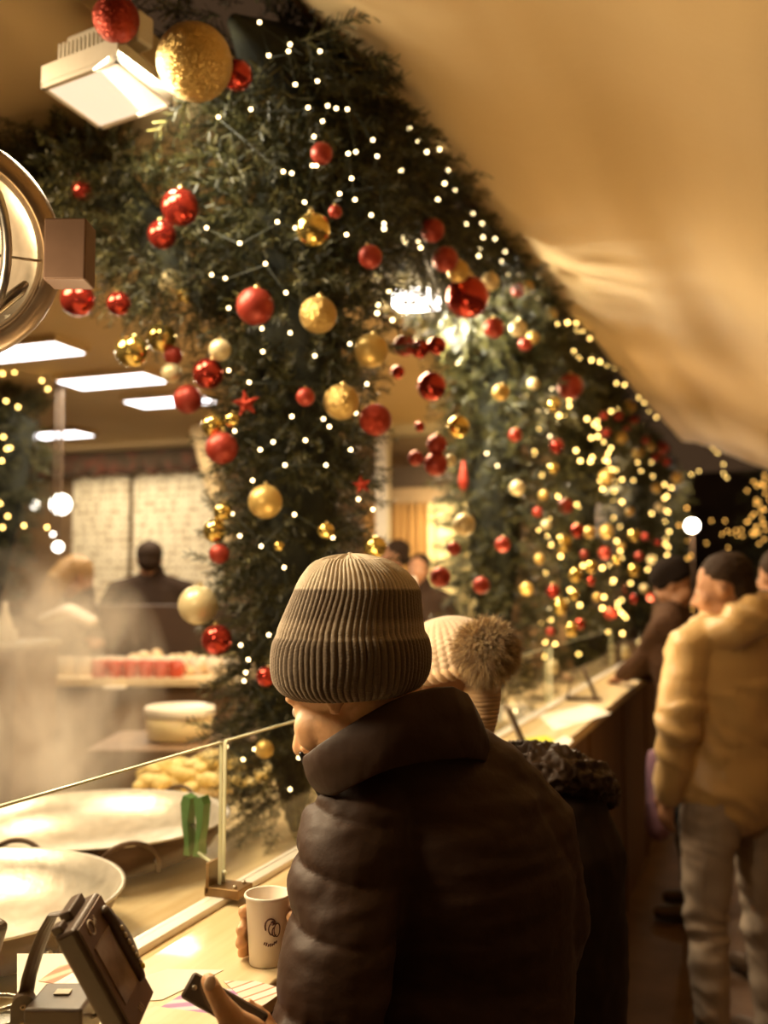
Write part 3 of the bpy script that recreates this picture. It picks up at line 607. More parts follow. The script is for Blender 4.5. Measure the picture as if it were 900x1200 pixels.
mb = MB(); mb.tube([hc+HMc @ Vector((-.02, 0, -.12)), hc+Vector((-.05, 0, .1)), Vector((hc.x-.05, hc.y, 3.0))], .014, 12); mb.build('support_pole', M_bronze, r)
mb = MB(); mb.box(hc+HMc @ Vector((0, HR*.98, .0)), (.03, .02, .03), HMc, bev=.003); mb.build('hinge', M_steel, r, smooth=False)
glowp = bpy.data.lights.new('lamp_glow', 'POINT'); glowp.energy = .05
area((-1.10, .82, 1.93), (.75, .6, -.42), .22, 7, (1, .76, .46), name='man_key'); glowp.color = (1, .72, .42); glowp.color = (1, .72, .42); glowp.shadow_soft_size = .03; go = bpy.data.objects.new('lamp_glow', glowp); COL.objects.link(go); go.location = hc+HMc @ Vector((0, 0, -.06))  # the area light is an added key on the man, below the round lamp

# ------------------------------------------------------------------ pans
M_pan = mat('worn_pan_inside', (.62, .58, .52), .38, .55, noise_=(28, (.78, .74, .68), (1, 1, 1), .35, .7), bump=(45, .3, .004))
M_pand = mat('blackened_pan', (.07, .038, .02), .5, .3, noise_=(12, (.12, .07, .04), (1, 1, 3), .3, .75))
def pan(px, py, D, R_, label, ha):
    c = P(px, py, D); z0 = c.z
    r = root('wide_pan', (c.x, c.y, .97), label, 'pan', 'wide steaming pans behind the glass'); hgt = z0-.972
    pr = [(.001, 0), (R_*.6, .0), (R_*.85, hgt*.3), (R_*.96, hgt*.75), (R_, hgt), (R_*1.012, hgt)]
    MB().lathe(pr, 96, (c.x, c.y, .973), cap1=False).build('outside', M_pand, r)
    pi_ = [(R_*1.012, hgt), (R_*1.014, hgt+.004), (R_*.985, hgt+.003), (R_*.93, hgt*.72), (R_*.80, hgt*.36), (R_*.55, .012), (.001, .008)]
    MB().lathe(pi_, 96, (c.x, c.y, .973), cap0=False).build('inside', M_pan, r)
    for a in ha:
        d = Vector((cos(a), sin(a), 0)); t = Vector((-sin(a), cos(a), 0)); b = Vector((c.x, c.y, z0-.02))+d*R_*.985
        pts = [b+t*(.066*cos(q))+d*(.018*sin(q)+.012)+Vector((0, 0, .062*sin(q)-.028)) for q in np.linspace(-.1, pi+.1, 18)]
        MB().tube(pts, .0055, 10).build('handle', M_pand, r)
    mb = MB()
    for a in ha:
        for s_ in (-1, 1):
            q = a+s_*.066/R_; mb.ball(Vector((c.x, c.y, z0-.04))+Vector((cos(q), sin(q), 0))*R_*.985, .007, nu=8, nv=6)
    mb.build('rivets', M_steel, r); return c
a0 = atan2(-(CF.y), -(CF.x))
pan(118, 958, 2.36, .305, 'wide steel pan with looped handles behind the green clamp', (a0+.46, a0+pi-.4))
pan(-58, 1048, 1.76, .30, 'wide pale pan at the left edge, in front of the larger one', (a0+1.15, a0+pi))
# ------------------------------------------------------------------ steam
def steam(c, s_, dens, seed, label, lo=.49, hi=.62, sc=5.0):
    m = bpy.data.materials.new('steam'); m.use_nodes = True; N = m.node_tree.nodes; L = m.node_tree.links; N.remove(N['Principled BSDF'])
    v = N.new('ShaderNodeVolumePrincipled'); v.inputs['Color'].default_value = (1, .93, .82, 1); v.inputs['Anisotropy'].default_value = .2
    tc = N.new('ShaderNodeTexCoord'); mp = N.new('ShaderNodeMapping'); mp.inputs['Location'].default_value = (seed, seed*.7, 0); mp.inputs['Scale'].default_value = (1, 1, .6)
    nz = N.new('ShaderNodeTexNoise'); nz.inputs['Scale'].default_value = sc; nz.inputs['Detail'].default_value = 3; nz.inputs['Distortion'].default_value = .8
    r1 = N.new('ShaderNodeMapRange'); r1.inputs[1].default_value = lo; r1.inputs[2].default_value = hi; r1.inputs[3].default_value = 0; r1.inputs[4].default_value = dens
    ln = N.new('ShaderNodeVectorMath'); ln.operation = 'LENGTH'; dv = N.new('ShaderNodeVectorMath'); dv.operation = 'DIVIDE'; dv.inputs[1].default_value = s_
    r2 = N.new('ShaderNodeMapRange'); r2.inputs[1].default_value = .45; r2.inputs[2].default_value = 1.0; r2.inputs[3].default_value = 1; r2.inputs[4].default_value = 0
    mu = N.new('ShaderNodeMath'); mu.operation = 'MULTIPLY'
    L.new(tc.outputs['Object'], mp.inputs[0]); L.new(mp.outputs[0], nz.inputs['Vector']); L.new(nz.outputs[0], r1.inputs[0])
    L.new(tc.outputs['Object'], dv.inputs[0]); L.new(dv.outputs[0], ln.inputs[0]); L.new(ln.outputs['Value'], r2.inputs[0])
    L.new(r1.outputs[0], mu.inputs[0]); L.new(r2.outputs[0], mu.inputs[1]); L.new(mu.outputs[0], v.inputs['Density']); L.new(v.outputs[0], N['Material Output'].inputs['Volume'])
    o = MB().ball((0, 0, 0), s_, nu=24, nv=14).build('steam', m); o.location = c; tag(o, label, 'steam', None, 'stuff'); return o
steam(P(40, 800, 3.3), (.44, .5, .48), 5.5, 3.1, 'drifting white steam rising from the pans towards the worker')
steam(P(30, 880, 2.35), (.34, .3, .17), 5.0, 8.3, 'thin steam just above the rim of the big pan', .4, .75, 5)

# ------------------------------------------------------------------ middle ground of the stall
def boxthing(name, c, d, m, label, cat, bev=.008, rot=None, group=None):
    return tag(MB().box(c, d, rot, bev=bev).build(name, m, smooth=False), label, cat, group)
# serving table with mugs and food
tcn = P(150, 800, 4.85); tx = Matrix.Rotation(YAW*.6, 3, 'Z')
def T(u, v, z): return Vector((tcn.x, tcn.y, 0))+CR*u+FH*v+Vector((0, 0, z))
zt_ = 1.19
r = root('serving_table', (tcn.x, tcn.y, .15), 'long serving table laden with mugs and food behind the steam', 'table')
RT = Matrix.Rotation(YAW, 3, 'Z')
MB().box(T(.0, .25, zt_-.02), (1.15, .75, .04), RT, bev=.006).build('table_top', M_wood, r, smooth=False)
MB().box(T(.0, .27, zt_/2+.055), (1.05, .65, zt_-.19), RT, bev=.006).build('cabinet', mat('umber_panel', (.16, .09, .045), .6, noise_=(4, (.24, .15, .08), (1, 1, 1), .3, .7)), r, smooth=False)
M_mug = mat('red_white_mug', (.55, .07, .03), .35, noise_=(5, (.62, .10, .05), (1, 1, 1), .3, .7)); M_mugw = mat('cream_mug', (.85, .76, .62), .35, noise_=(5, (.8, .7, .55), (1, 1, 1), .3, .7))
mugp = [(.034, 0), (.037, .005), (.038, .085), (.034, .085), (.032, .008), (.001, .006)]
def mug_at(p, m, label, group, sc=1.0):
    mb = MB(); mb.lathe([(a*sc, b*sc) for a, b in mugp], 20, cap1=False); o = mb.build('mug', m); o.location = p
    h = MB().tube([(.036*sc+.022*sc*cos(a), 0, .045*sc+.025*sc*sin(a)) for a in np.linspace(-pi/2, pi/2, 9)], .005*sc, 6).build('handle', m, o); return tag(o, label, 'mug', group)
L1 = 'cream mug in the back row of mugs on the serving table'
for i in range(13): mug_at(T(-.42+i*.082, .12, zt_), M_mugw, L1, 'cream mugs in the back row')
for i in range(6): mug_at(T(-.13+i*.075, -.05, zt_-.0), M_mug, 'red mug in the front row at the edge of the serving table', 'red mugs in the front row', .95)
def heap(c, rx, ry, rz, n, rb, m, name, label, cat):
    mb = MB(); 
    for i in range(n):
        a = random.random()*2*pi; q = sqrt(random.random()); z = rz*(1-q*q); mb.ball(Vector(c)+CR*cos(a)*q*rx+FH*sin(a)*q*ry+Vector((0, 0, z*random.random()+rb*.6)), (rb*random.uniform(.7, 1.3), rb*random.uniform(.7, 1.3), rb*.7), nu=10, nv=7)
    return tag(mb.build(name, m), label, cat, None, 'stuff')
M_food = mat('pale_food', (.85, .68, .42), .5, noise_=(20, (.7, .4, .15), (1, 1, 1), .4, .7)); M_foody = mat('yellow_food', (.70, .52, .18), .5, noise_=(20, (.82, .72, .38), (1, 1, 1), .4, .7))
for u, v, m, lab, cat, rr in ((.02, .42, M_food, 'heap of pale bread slices behind the mugs on the serving table', 'food', .16), (.40, .38, M_foody, 'heap of yellow fruit at the right end of the serving table', 'food', .15), (.25, .20, M_food, 'heap of pale food spread right of the mugs', 'food', .16)):
    heap(T(u, v, zt_), rr, .14, .08, 60, .028, m, 'food_heap', lab, cat)
# tray edge in front
tag(MB().box(T(-.02, -.16, zt_-.04), (.10, .08, .012), RT, bev=.003).build('saucer_tray', M_white, smooth=False), 'small white tray under the red mugs', 'tray')
# dark settle behind
boxthing('dark_bench_back', P(190, 755, 5.75)+Vector((0, 0, -.48)), (1.0, .12, 1.42), mat('chocolate_panel', (.045, .022, .012), .6, noise_=(4, (.06, .03, .016), (1, 1, 1), .3, .7)), 'dark brown panel in front of the dark-clad worker', 'panel', rot=RT)
# left shelf with white bottle
sp = P(-16, 757, 4.25); boxthing('side_shelf', (sp.x-.1, sp.y, sp.z-.62), (.62, .5, 1.22), mat('tan_cabinet', (.22, .14, .08), .6, noise_=(4, (.30, .2, .12), (1, 1, 1), .3, .7)), 'tan cabinet with pale top at the left edge behind the steam', 'cabinet', rot=RT)
boxthing('shelf_tray', (sp.x-.06, sp.y, sp.z+.006), (.60, .46, .03), M_white, 'white tray on the cabinet at the left edge', 'tray', rot=RT)
o = MB().lathe([(.03, 0), (.032, .01), (.032, .08), (.012, .13), (.010, .17), (.0, .172)], 20).build('squeeze_bottle', M_white); o.location = P(5, 752, 4.2); o.location.z = sp.z+.022; tag(o, 'white squeeze bottle standing on the tray at the left edge', 'bottle')
o = MB().lathe([(.02, 0), (.022, .01), (.022, .05), (.0, .06)], 16).build('small_pot', M_white); o.location = P(14, 750, 4.2); o.location.z = sp.z+.022; tag(o, 'small white pot right of the white squeeze bottle', 'pot')
# white tub
tb = P(210, 866, 4.0); r = root('food_tub', (tb.x, tb.y, tb.z), 'round white lidded food tub standing behind the pans', 'tub')
M_tub = mat('cream_tub', (.85, .72, .42), .35, sss=.1, noise_=(10, (.8, .66, .36), (1, 1, 1), .3, .7))
sc_ = 4.0/1150
MB().lathe([(34*sc_, 0), (37*sc_, .01), (39*sc_, 30*sc_), (38*sc_, 30*sc_)], 48, tb).build('tub', M_tub, r); MB().lathe([(40*sc_, 27*sc_), (41*sc_, 29*sc_), (41*sc_, 37*sc_), (38*sc_, 38.5*sc_), (36*sc_, 36*sc_)], 48, tb).build('lid', M_white, r)
boxthing('stall_trolley', (tb.x, tb.y, (tb.z+.15)/2), (.62, .5, tb.z-.155), mat('umber_panel', (.16, .09, .045), .6), 'dark trolley carrying the white food tub', 'trolley', rot=RT)
# green-gold heap standing in for glassware reflections behind the first pan
heap((-1.75, 2.95, .972), .22, .3, .07, 90, .03, M_foody, 'reflection_heap', 'yellow-green heap in place of glassware glints between the big pan and the nearest column', 'food')
# ------------------------------------------------------------------ counter things
ZC = 1.1005
# paper cup
cp = PZ(313, 1128, ZC); cr = root('paper_cup', cp, 'white paper coffee cup with a brown printed emblem beside the dark sleeve', 'cup')
prof = [(.0235, 0), (.0245, .002), (.0305, .088), (.0322, .090), (.0330, .093), (.0318, .0955), (.0298, .094), (.0240, .006), (.001, .005)]
MB().lathe(prof, 64, cp, cap1=False).build('cup_wall', mat('cup_paper', (.82, .74, .62), .55, noise_=(6, (.79, .70, .57), (1, 1, 1), .3, .7)), cr)
MB().lathe([(.001, .070), (.0285, .070), (.0285, .071), (.001, .0712)], 40, cp).build('coffee', mat('milky_coffee', (.42, .24, .12), .2), cr)
M_print = mat('brown_print', (.12, .05, .03), .6)
def on_cup(ang, z): rr = .0245+.006*z/.088+.0004; return cp+Vector((cos(ang)*rr, sin(ang)*rr, z))
ac = atan2(-CF.y, -CF.x)+.26
mb = MB()
for k in range(3): mb.tube([on_cup(ac+.26*cos(t)*(1-.28*k)+.1*k, .058+.010*sin(t)*(1-.2*k)-.004*k) for t in np.linspace(.2+k*.8, 3.6+k*.9, 16)], .0009+.0003*(k == 0), 5)
mb.tube([on_cup(ac+.34+.16*cos(t), .052+.009*sin(t)) for t in np.linspace(0, 6.28, 24)], .0007, 5)
mb.ball(on_cup(ac+.1, .062), .003, nu=8, nv=6)
for k in range(7): mb.tube([on_cup(ac-.30+k*.1, .034-.003*sin(k*.55)), on_cup(ac-.27+k*.1, .036-.003*sin(k*.55)+.001*(k % 2))], .0010, 5)
mb.build('printed_emblem', M_print, cr)
# papers
def sheet(pts, m, name, label, cat, z=ZC, th=.0006):
    q = [PZ(x, y, z) for x, y in pts]; c = sum(q, Vector())/4; mb = MB(); n = len(q)
    mb.add([p for p in q]+[p+Vector((0, 0, th)) for p in q], [tuple(range(n-1, -1, -1)), tuple(range(n, 2*n))]+[(i, (i+1) % n, (i+1) % n+n, i+n) for i in range(n)])
    return tag(mb.build(name, m, smooth=False, origin=c), label, cat)
def stripes(name, c1, c2, c3, ang, sc):
    m = bpy.data.materials.new(name); m.use_nodes = True; N = m.node_tree.nodes; L = m.node_tree.links; b = N['Principled BSDF']
    tc = N.new('ShaderNodeTexCoord'); mp = N.new('ShaderNodeMapping'); mp.inputs['Rotation'].default_value = (0, 0, ang); wv = N.new('ShaderNodeTexWave'); wv.inputs['Scale'].default_value = sc; wv.inputs['Distortion'].default_value = .6
    rp = N.new('ShaderNodeValToRGB'); rp.color_ramp.interpolation = 'CONSTANT'; rp.color_ramp.elements[0].color = (*c1, 1); rp.color_ramp.elements[1].color = (*c3, 1); rp.color_ramp.elements[1].position = .72
    e = rp.color_ramp.elements.new(.4); e.color = (*c2, 1)
    L.new(tc.outputs['Object'], mp.inputs[0]); L.new(mp.outputs[0], wv.inputs['Vector']); L.new(wv.outputs[0], rp.inputs[0]); L.new(rp.outputs[0], b.inputs['Base Color']); b.inputs['Roughness'].default_value = .45; return m
sheet([(60, 1180), (196, 1136), (262, 1137), (190, 1172)], M_paper, 'paper_sheet', 'white paper sheet on the counter right of the card terminal', 'paper')
sheet([(176, 1188), (226, 1158), (300, 1160), (262, 1200)], stripes('violet_stripes', (.42, .20, .44), (.62, .42, .60), (.74, .62, .66), 1.0, 13), 'striped_leaflet', 'violet striped leaflet lying under the hand with the phone', 'leaflet', ZC+.001)
sheet([(262, 1150), (300, 1150), (335, 1160), (300, 1185)], stripes('tan_stripes', (.80, .70, .58), (.55, .28, .16), (.84, .78, .70), .4, 9), 'printed_leaflet', 'white and rust printed leaflet between the phone and the sleeve', 'leaflet', ZC+.0018)
sheet([(120, 1216), (182, 1185), (262, 1196), (240, 1240)], M_wood, 'wooden_tray', 'pale wooden board at the bottom edge under the leaflets', 'board', ZC+.003, .006)
sheet([(20, 1180), (20, 1118), (110, 1118), (100, 1180)], M_paper, 'paper_sheet', 'white paper sheet behind the curved terminal arm', 'paper')
sheet([(45, 1150), (70, 1132), (130, 1122), (110, 1160)], stripes('rust_stripes', (.50, .17, .08), (.66, .34, .20), (.72, .5, .36), .3, 12), 'rust_leaflet', 'rust-red striped leaflet left of the card terminal', 'leaflet', ZC+.001)
# card terminal
Atl = P(87, 1089, 1.02); u = P(116, 1043, 1.10)-Atl; v = P(181, 1161, 1.115)-P(116, 1043, 1.10); TW = u.length; TH = v.length*1.02; TT = .026; u = u.normalized(); v = (v-u*v.dot(u)).normalized(); n_ = u.cross(v); 
if n_.dot(-CF) < 0: n_ = -n_
TM = Matrix((u, v, n_)).transposed()     # local x=u y=v z=n
tr = root('card_terminal', P(110, 1170, 1.08), 'black tilted card terminal with a screen on a curved stand at the lower left', 'card terminal')
def Tq(x, y, z): return Atl+u*x+v*y+n_*z
MB().box(Tq(TW/2, TH/2, -TT/2), (TW, TH, TT), TM, bev=.005).build('housing', M_black, tr, smooth=False)
MB().box(Tq(TW/2, TH/2, .0006), (TW-.008, TH-.008, .0022), TM, bev=.0008).build('front_plate', mat('brown_plastic', (.15, .085, .048), .32, noise_=(40, (.18, .105, .062), (1, 1, 1), .3, .7)), tr, smooth=False)
MB().box(Tq(TW*.44, TH*.50, .0022), (TW*.56, TH*.52, .0016), TM, bev=.0005).build('screen', mat('screen_glass', (.50, .35, .20), .15, .3, noise_=(14, (.16, .10, .06), (1, 1, 1), .35, .65), coat=1), tr, smooth=False)  # tan patches paint a reflection into the screen colour
mb = MB(); mb.tube([Tq(TW*(.80+.10*sin(t*pi)), TH*(.14+.62*t), .003) for t in np.linspace(0, 1, 14)], [(.012*sin(max(.12, t)*pi*.94)+.003, .006) for t in np.linspace(0, 1, 14)], 12, side=u); mb.build('side_grip', M_black, tr)
mb = MB()
for k in range(6): mb.ball(Tq(TW*.86, TH*(.34+k*.065), .009), (.0035, .0035, .0016), TM, nu=10, nv=6)
mb.build('keys', mat('key_tan', (.5, .38, .2), .4), tr)
MB().ball(Tq(TW*.86, TH*.70, .009), (.0038, .0038, .0025), TM, nu=10, nv=6).build('indicator', mat('yellow_key', (.75, .60, .05), .4), tr)
mb = MB()     # script emblem
mb.tube([Tq(TW*.33+.0075*cos(t)*.9, TH*.115+.0105*sin(t)*.75, .0022) for t in np.linspace(.5, 6.6, 26)], .0009, 5)
mb.tube([Tq(TW*(.36+.065*i/4)+.002*(i % 2)+.004, TH*(.120-.012*i/2)+(.004 if i % 2 else -.002), .0022) for i in range(7)], .0007, 5)
for i in range(3): mb.tube([Tq(TW*(.40+.05*i), TH*.88, .0022), Tq(TW*(.43+.05*i), TH*.93, .0022)], .0006, 5)
mb.build('script_emblem', mat('pale_print', (.80, .66, .48), .5), tr)
# flip cover pieces behind
mb = MB(); mb.box(Tq(TW*.62, -.004, -TT*.75), (TW*.5, .012, .014), TM, bev=.002); mb.box(Tq(TW*.15, -.003, -TT*.8), (TW*.18, .010, .012), TM, bev=.002); mb.build('rear_clips', M_black, tr, smooth=False)
# curved arm, hinge, base
a1 = P(100, 1062, 1.13)
arm_pts = [(108, 1068), (88, 1068), (62, 1072), (52, 1092), (42, 1118), (34, 1145), (30, 1168)]
AP = [P(x, y, 1.135) for x, y in arm_pts]
mb = MB(); mb.tube(AP, [(.012, .0035)]*7, 12, side=FH+CR*.5, round_=False); mb.build('curved_arm', M_black, tr, smooth=False)
hp = P(28, 1176, 1.125)
mb = MB(); hd = (-CF+CR*.25).normalized(); HM2 = hd.to_track_quat('Z', 'Y').to_matrix(); mb.lathe([(.013, -.008), (.013, .008)], 24, hp, HM2); mb.box(hp+Vector((0, 0, -.022)), (.026, .016, .045), RT, bev=.002); mb.build('hinge', M_black, tr, smooth=False)
mb = MB(); mb.lathe([(.0035, .008), (.0035, .0095), (.0015, .0095), (.0015, .007)], 14, hp, HM2, cap0=False); mb.lathe([(.003, .008), (.003, .0095), (.0013, .0095)], 14, hp+Vector((0, 0, -.018)), HM2, cap0=False); mb.build('rivets', M_bronze, tr)
bb = P(74, 1182, 1.13); mb = MB(); mb.box((bb.x, bb.y, 1.128), (.066, .075, .05), RT, bev=.004); mb.build('base_block', M_black, tr, smooth=False)
MB().box((bb.x-.004, bb.y+.004, 1.1545), (.018, .014, .002), RT, bev=.0005).build('sticker', M_paper, tr, smooth=False)
mb = MB(); mb.tube([(bb.x-.085+.035*cos(t), bb.y-.01+.035*sin(t), 1.106+.003*t) for t in np.linspace(0, 12.6, 50)], .0028, 8); mb.build('coiled_cable', M_steel, tr); mb = MB(); mb.tube([(bb.x+.04+.02*cos(t), bb.y+.0+.02*sin(t), 1.11+.02*sin(t)) for t in np.linspace(0, 5, 20)], .0024, 8); mb.build('coiled_cable', M_steel, tr)
# dark second device at the left edge
ed = P(-30, 1125, 1.2); boxthing('dark_reader', (ed.x, ed.y, 1.16), (.035, .05, .115), M_black, 'dark upright card reader cut by the left edge', 'card reader', rot=Matrix.Rotation(.3, 3, 'Y'))
#PART3
# ------------------------------------------------------------------ people
def head_parts(mb, c, fwd, up, s_=1.0, ear=True, hi=False):
    """c = head centre; union parts of a head"""
    fwd = Vector(fwd).normalized(); up = (Vector(up)-fwd*Vector(up).dot(fwd)).normalized(); sd = fwd.cross(up).normalized()
    M = Matrix((sd, fwd, up)).transposed()
    def q(x, y, z): return Vector(c)+(sd*x+fwd*y+up*z)*s_
    def b(x, y, z, rx, ry, rz): mb.ball(q(x, y, z), (rx*s_, ry*s_, rz*s_), M, 20, 14)
    b(0, -.015, .028, .076, .094, .086); b(0, .028, -.035, .060, .062, .075); b(0, .058, -.092, .030, .030, .026)
    for x in (-1, 1):
        b(x*.036, .058, -.028, .026, .028, .030); b(x*.028, .066, .022, .024, .016, .010); b(x*.040, .010, -.075, .022, .04, .032)
        b(x*.012, .094, -.042, .009, .011, .008)
        b(x*.032, .064, .002, .0150, .0135, .0125)
        if ear: b(x*.074, -.010, .000, .008, .019, .028); b(x*.075, -.004, -.024, .006, .009, .009)
    mb.tube([q(0, .082, .016), q(0, .096, -.012), q(0, .112, -.036)], [.008*s_, .009*s_, .012*s_], 12)
    b(0, .083, -.066, .022, .010, .0055); b(0, .081, -.076, .018, .010, .0065)
    return q, M
def hand_parts(mb, wrist, palm_dir, nrm, spread_side, curl=.5, s_=1.0, thumb=True):
    d = Vector(palm_dir).normalized(); nrm = (Vector(nrm)-d*Vector(nrm).dot(d)).normalized(); sd = Vector(spread_side); sd = (sd-d*sd.dot(d)-nrm*sd.dot(nrm)).normalized()
    w_ = Vector(wrist); mb.tube([w_-d*.03*s_, w_+d*.02*s_, w_+d*.085*s_], [(.026*s_, .018*s_), (.034*s_, .017*s_), (.040*s_, .013*s_)], 14, side=sd)
    L_ = (.072, .080, .075, .060)
    for k in range(4):
        b = w_+d*.083*s_+sd*(.030-.020*k)*s_; pts = [b-d*.02*s_, b]; a = 0
        for j, fr_ in enumerate((.45, .32, .23)):
            a += curl*(.8 if j == 0 else 1.0); dd = d*cos(a)+nrm*sin(a); pts.append(pts[-1]+dd*L_[k]*fr_*s_)
        mb.tube(pts, [.0095*s_, .0095*s_, .0088*s_, .008*s_, .007*s_], 10)
    if thumb:
        b = w_+d*.025*s_+sd*.030*s_; mb.tube([b-sd*.01, b+(sd*.8+d*.5)*.035*s_, b+(sd*.7+d*1.1+nrm*.4)*.052*s_, b+(sd*.6+d*1.5+nrm*.7)*.062*s_], [.013*s_, .012*s_, .010*s_, .008*s_], 10)
def coat_disp(z0, pitch, amp, wr, seed=0):
    def f(co, no):
        z = co[:, 2]; ph = (z-z0)/pitch; q = np.abs(np.sin(pi*ph)); d = amp*(np.sqrt(q)-.5)
        return d+wr*vnoise(co, 14, seed)+wr*.6*vnoise(co*np.array([1, 1, 2.2]), 30, seed+4)
    return f
def person(px, D, zbase, H, psi, label, skin, coat, trousers, hairkind, lean=0.0, head_pitch=0, head_psi=None, hands=None, headpx=None, wide=1.0, voxel=.012, hood=False, quilt=None, coat_len=.80, extra=None, sleeve_r=.058, stance=.10):
    base = P(px, 690, D); base.z = zbase; f = facing(psi); rt = f.cross(Vector((0, 0, 1))).normalized(); k = H/1.75
    def W(x, y, z): return base+rt*x*k+f*(y*k)+Vector((0, 0, z*k))
    ln = lean
    hipL, hipR = W(-.09, 0, .90), W(.09, 0, .90); chest = W(0, ln*.55, 1.28); neck = W(0, ln*.85, 1.46)
    shL, shR = W(-.175*wide, ln*.7, 1.41), W(.175*wide, ln*.7, 1.41)
    hc_ = Vector(P(*headpx, D)) if headpx else W(0, ln*1.05+.02, 1.64)
    hf = facing(psi if head_psi is None else head_psi); hp_ = radians(head_pitch); hfw = hf*cos(hp_)-Vector((0, 0, 1))*sin(hp_); hup = Vector((0, 0, 1))*cos(hp_)+hf*sin(hp_)
    body = MB(); q, HMx = head_parts(body, hc_, hfw, hup, k)
    body.tube([hc_-hup*.06-hfw*.02, (hc_-hup*.1+neck)/2, neck, chest], [.052*k, .052*k, .06*k, .09*k], 14)
    body.tube([W(0, 0, .88), W(0, ln*.3, 1.08), chest, W(0, ln*.8, 1.42)], [(.13*k, .09*k), (.12*k, .09*k), (.14*k, .10*k), (.12*k, .07*k)], 16, side=rt)
    arms = []
    for s_, sh, hp in ((-1, shL, hipL), (1, shR, hipR)):
        fx = W(s_*stance, .0, .47); an = W(s_*(stance+.01), -.02, .08)
        body.tube([hp, fx, an, W(s_*(stance+.01), -.02, .03)], [.075*k, .05*k, .036*k, .036*k], 12)
        tgt = hands[0 if s_ < 0 else 1] if hands else None
        if tgt is None: el = sh+Vector((0, 0, -.28*k))+rt*s_*.085*k-f*.03; wr = el+Vector((0, 0, -.23*k))+f*.08-rt*s_*.03; hd = (wr-el).normalized()
        else:
            wr = Vector(tgt); d = wr-sh; L_ = d.length; a_, b_ = .30*k, .27*k; L2 = min(L_, a_+b_-.01); wr = sh+d.normalized()*L2
            m_ = (a_*a_-b_*b_+L2*L2)/(2*L2); h_ = sqrt(max(0, a_*a_-m_*m_)); pole = (Vector((0, 0, -1))+rt*s_*.45-f*.2); dn = d.normalized(); pole = (pole-dn*pole.dot(dn)).normalized(); el = sh+dn*m_+pole*h_; hd = (wr-el).normalized()
        body.tube([sh, el, wr], [.045*k, .038*k, .026*k], 12); hand_parts(body, wr, hd, (Vector((0, 0, -1)) if abs(hd.z) < .7 else -rt*s_), -rt*s_ if abs(hd.z) < .7 else f, .35, k)
        arms.append((sh, el, wr))
    o = fuse(body, 'person', skin, None, min(voxel, .010), 3, origin=base); tag(o, label, 'person', None)
    for x in (-1, 1): MB().ball(q(x*.031, .077, .003), .0085*k, nu=12, nv=8).build('eye', mat('eye_white', (.5, .42, .34), .2), o)
    # coat
    cm = MB(); cl_ = coat_len
    cm.tube([W(0, 0, cl_), W(0, ln*.1, 1.0), W(0, ln*.35, 1.16), chest, W(0, ln*.75, 1.42), neck+Vector((0, 0, .03*k))], [(.205*k*wide, .15*k), (.20*k*wide, .145*k), (.195*k*wide, .14*k), (.205*k*wide, .145*k), (.165*k*wide, .11*k), (.085*k, .08*k)], 24, side=rt)
    for sh, el, wr in arms:
        cm.tube([sh, sh.lerp(el, .5), el, wr.lerp(el, .5), wr-(wr-el).normalized()*.005], [.070*k*wide, (sleeve_r+.012)*k, (sleeve_r+.006)*k, sleeve_r*.92*k, sleeve_r*.7*k], 16)
    for sh, el, wr in arms: cm.tube([neck+Vector((0, 0, .0)), neck.lerp(sh, .55)+Vector((0, 0, .0)), sh-Vector((0, 0, .01))], [.075*k, .080*k, .078*k], 16)
    cm.tube([neck-Vector((0, 0, .04)), neck+Vector((0, 0, .065*k))+f*.01], [.095*k, .078*k], 18)
    if hood: cm.tube([neck+rt*-.125*k-f*.02+Vector((0, 0, -.035)), neck-f*.10*k+rt*-.06*k+Vector((0, 0, .015)), neck-f*.12*k+rt*.02*k+Vector((0, 0, .055)), neck-f*.09*k+rt*.09*k+Vector((0, 0, .075)), neck+rt*.14*k+f*.02+Vector((0, 0, .04))], [(.05*k, .05*k), (.07*k, .07*k), (.078*k, .078*k), (.07*k, .07*k), (.05*k, .05*k)], 16)
    fuse(cm, 'coat', coat, o, voxel, 4, quilt, None)
    # trousers, shoes
    tm = MB()
    for s_, hp in ((-1, hipL), (1, hipR)):
        tm.tube([W(s_*.07, 0, .98), hp, W(s_*stance, .0, .68), W(s_*stance, .01, .47), W(s_*(stance+.01), -.01, .28), W(s_*(stance+.01), -.02, .07)], [.105*k, .112*k, .088*k, .068*k, .064*k, .058*k], 16)
    def td(co, no):
        z = (co[:, 2]-zbase)/k; kn = np.exp(-((z-.47)/.09)**2)+.9*np.exp(-((z-.12)/.07)**2)+.35
        return .0030*kn*np.sin(co[:, 2]*80+14*vnoise(co, 5, 2)+co[:, 0]*30)+.009*vnoise(co*np.array([1, 1, 1.6]), 11, 5)*(.5+kn)
    fuse(tm, 'trousers', trousers, o, voxel*.9, 3, td)
    for s_ in (-1, 1):
        sm = MB(); sm.tube([W(s_*(stance+.012), -.07, .045), W(s_*(stance+.018), .04, .045), W(s_*(stance+.03), .15, .035)], [(.042*k, .04*k), (.045*k, .042*k), (.04*k, .03*k)], 14, side=rt); fuse(sm, 'shoe', M_black, o, .008, 2)
    # hair / hat
    up = hup; fw = hfw
    def hb(mbx, x, y, z, rx, ry, rz): mbx.ball(q(x, y, z), (rx*k, ry*k, rz*k), HMx, 24, 16)
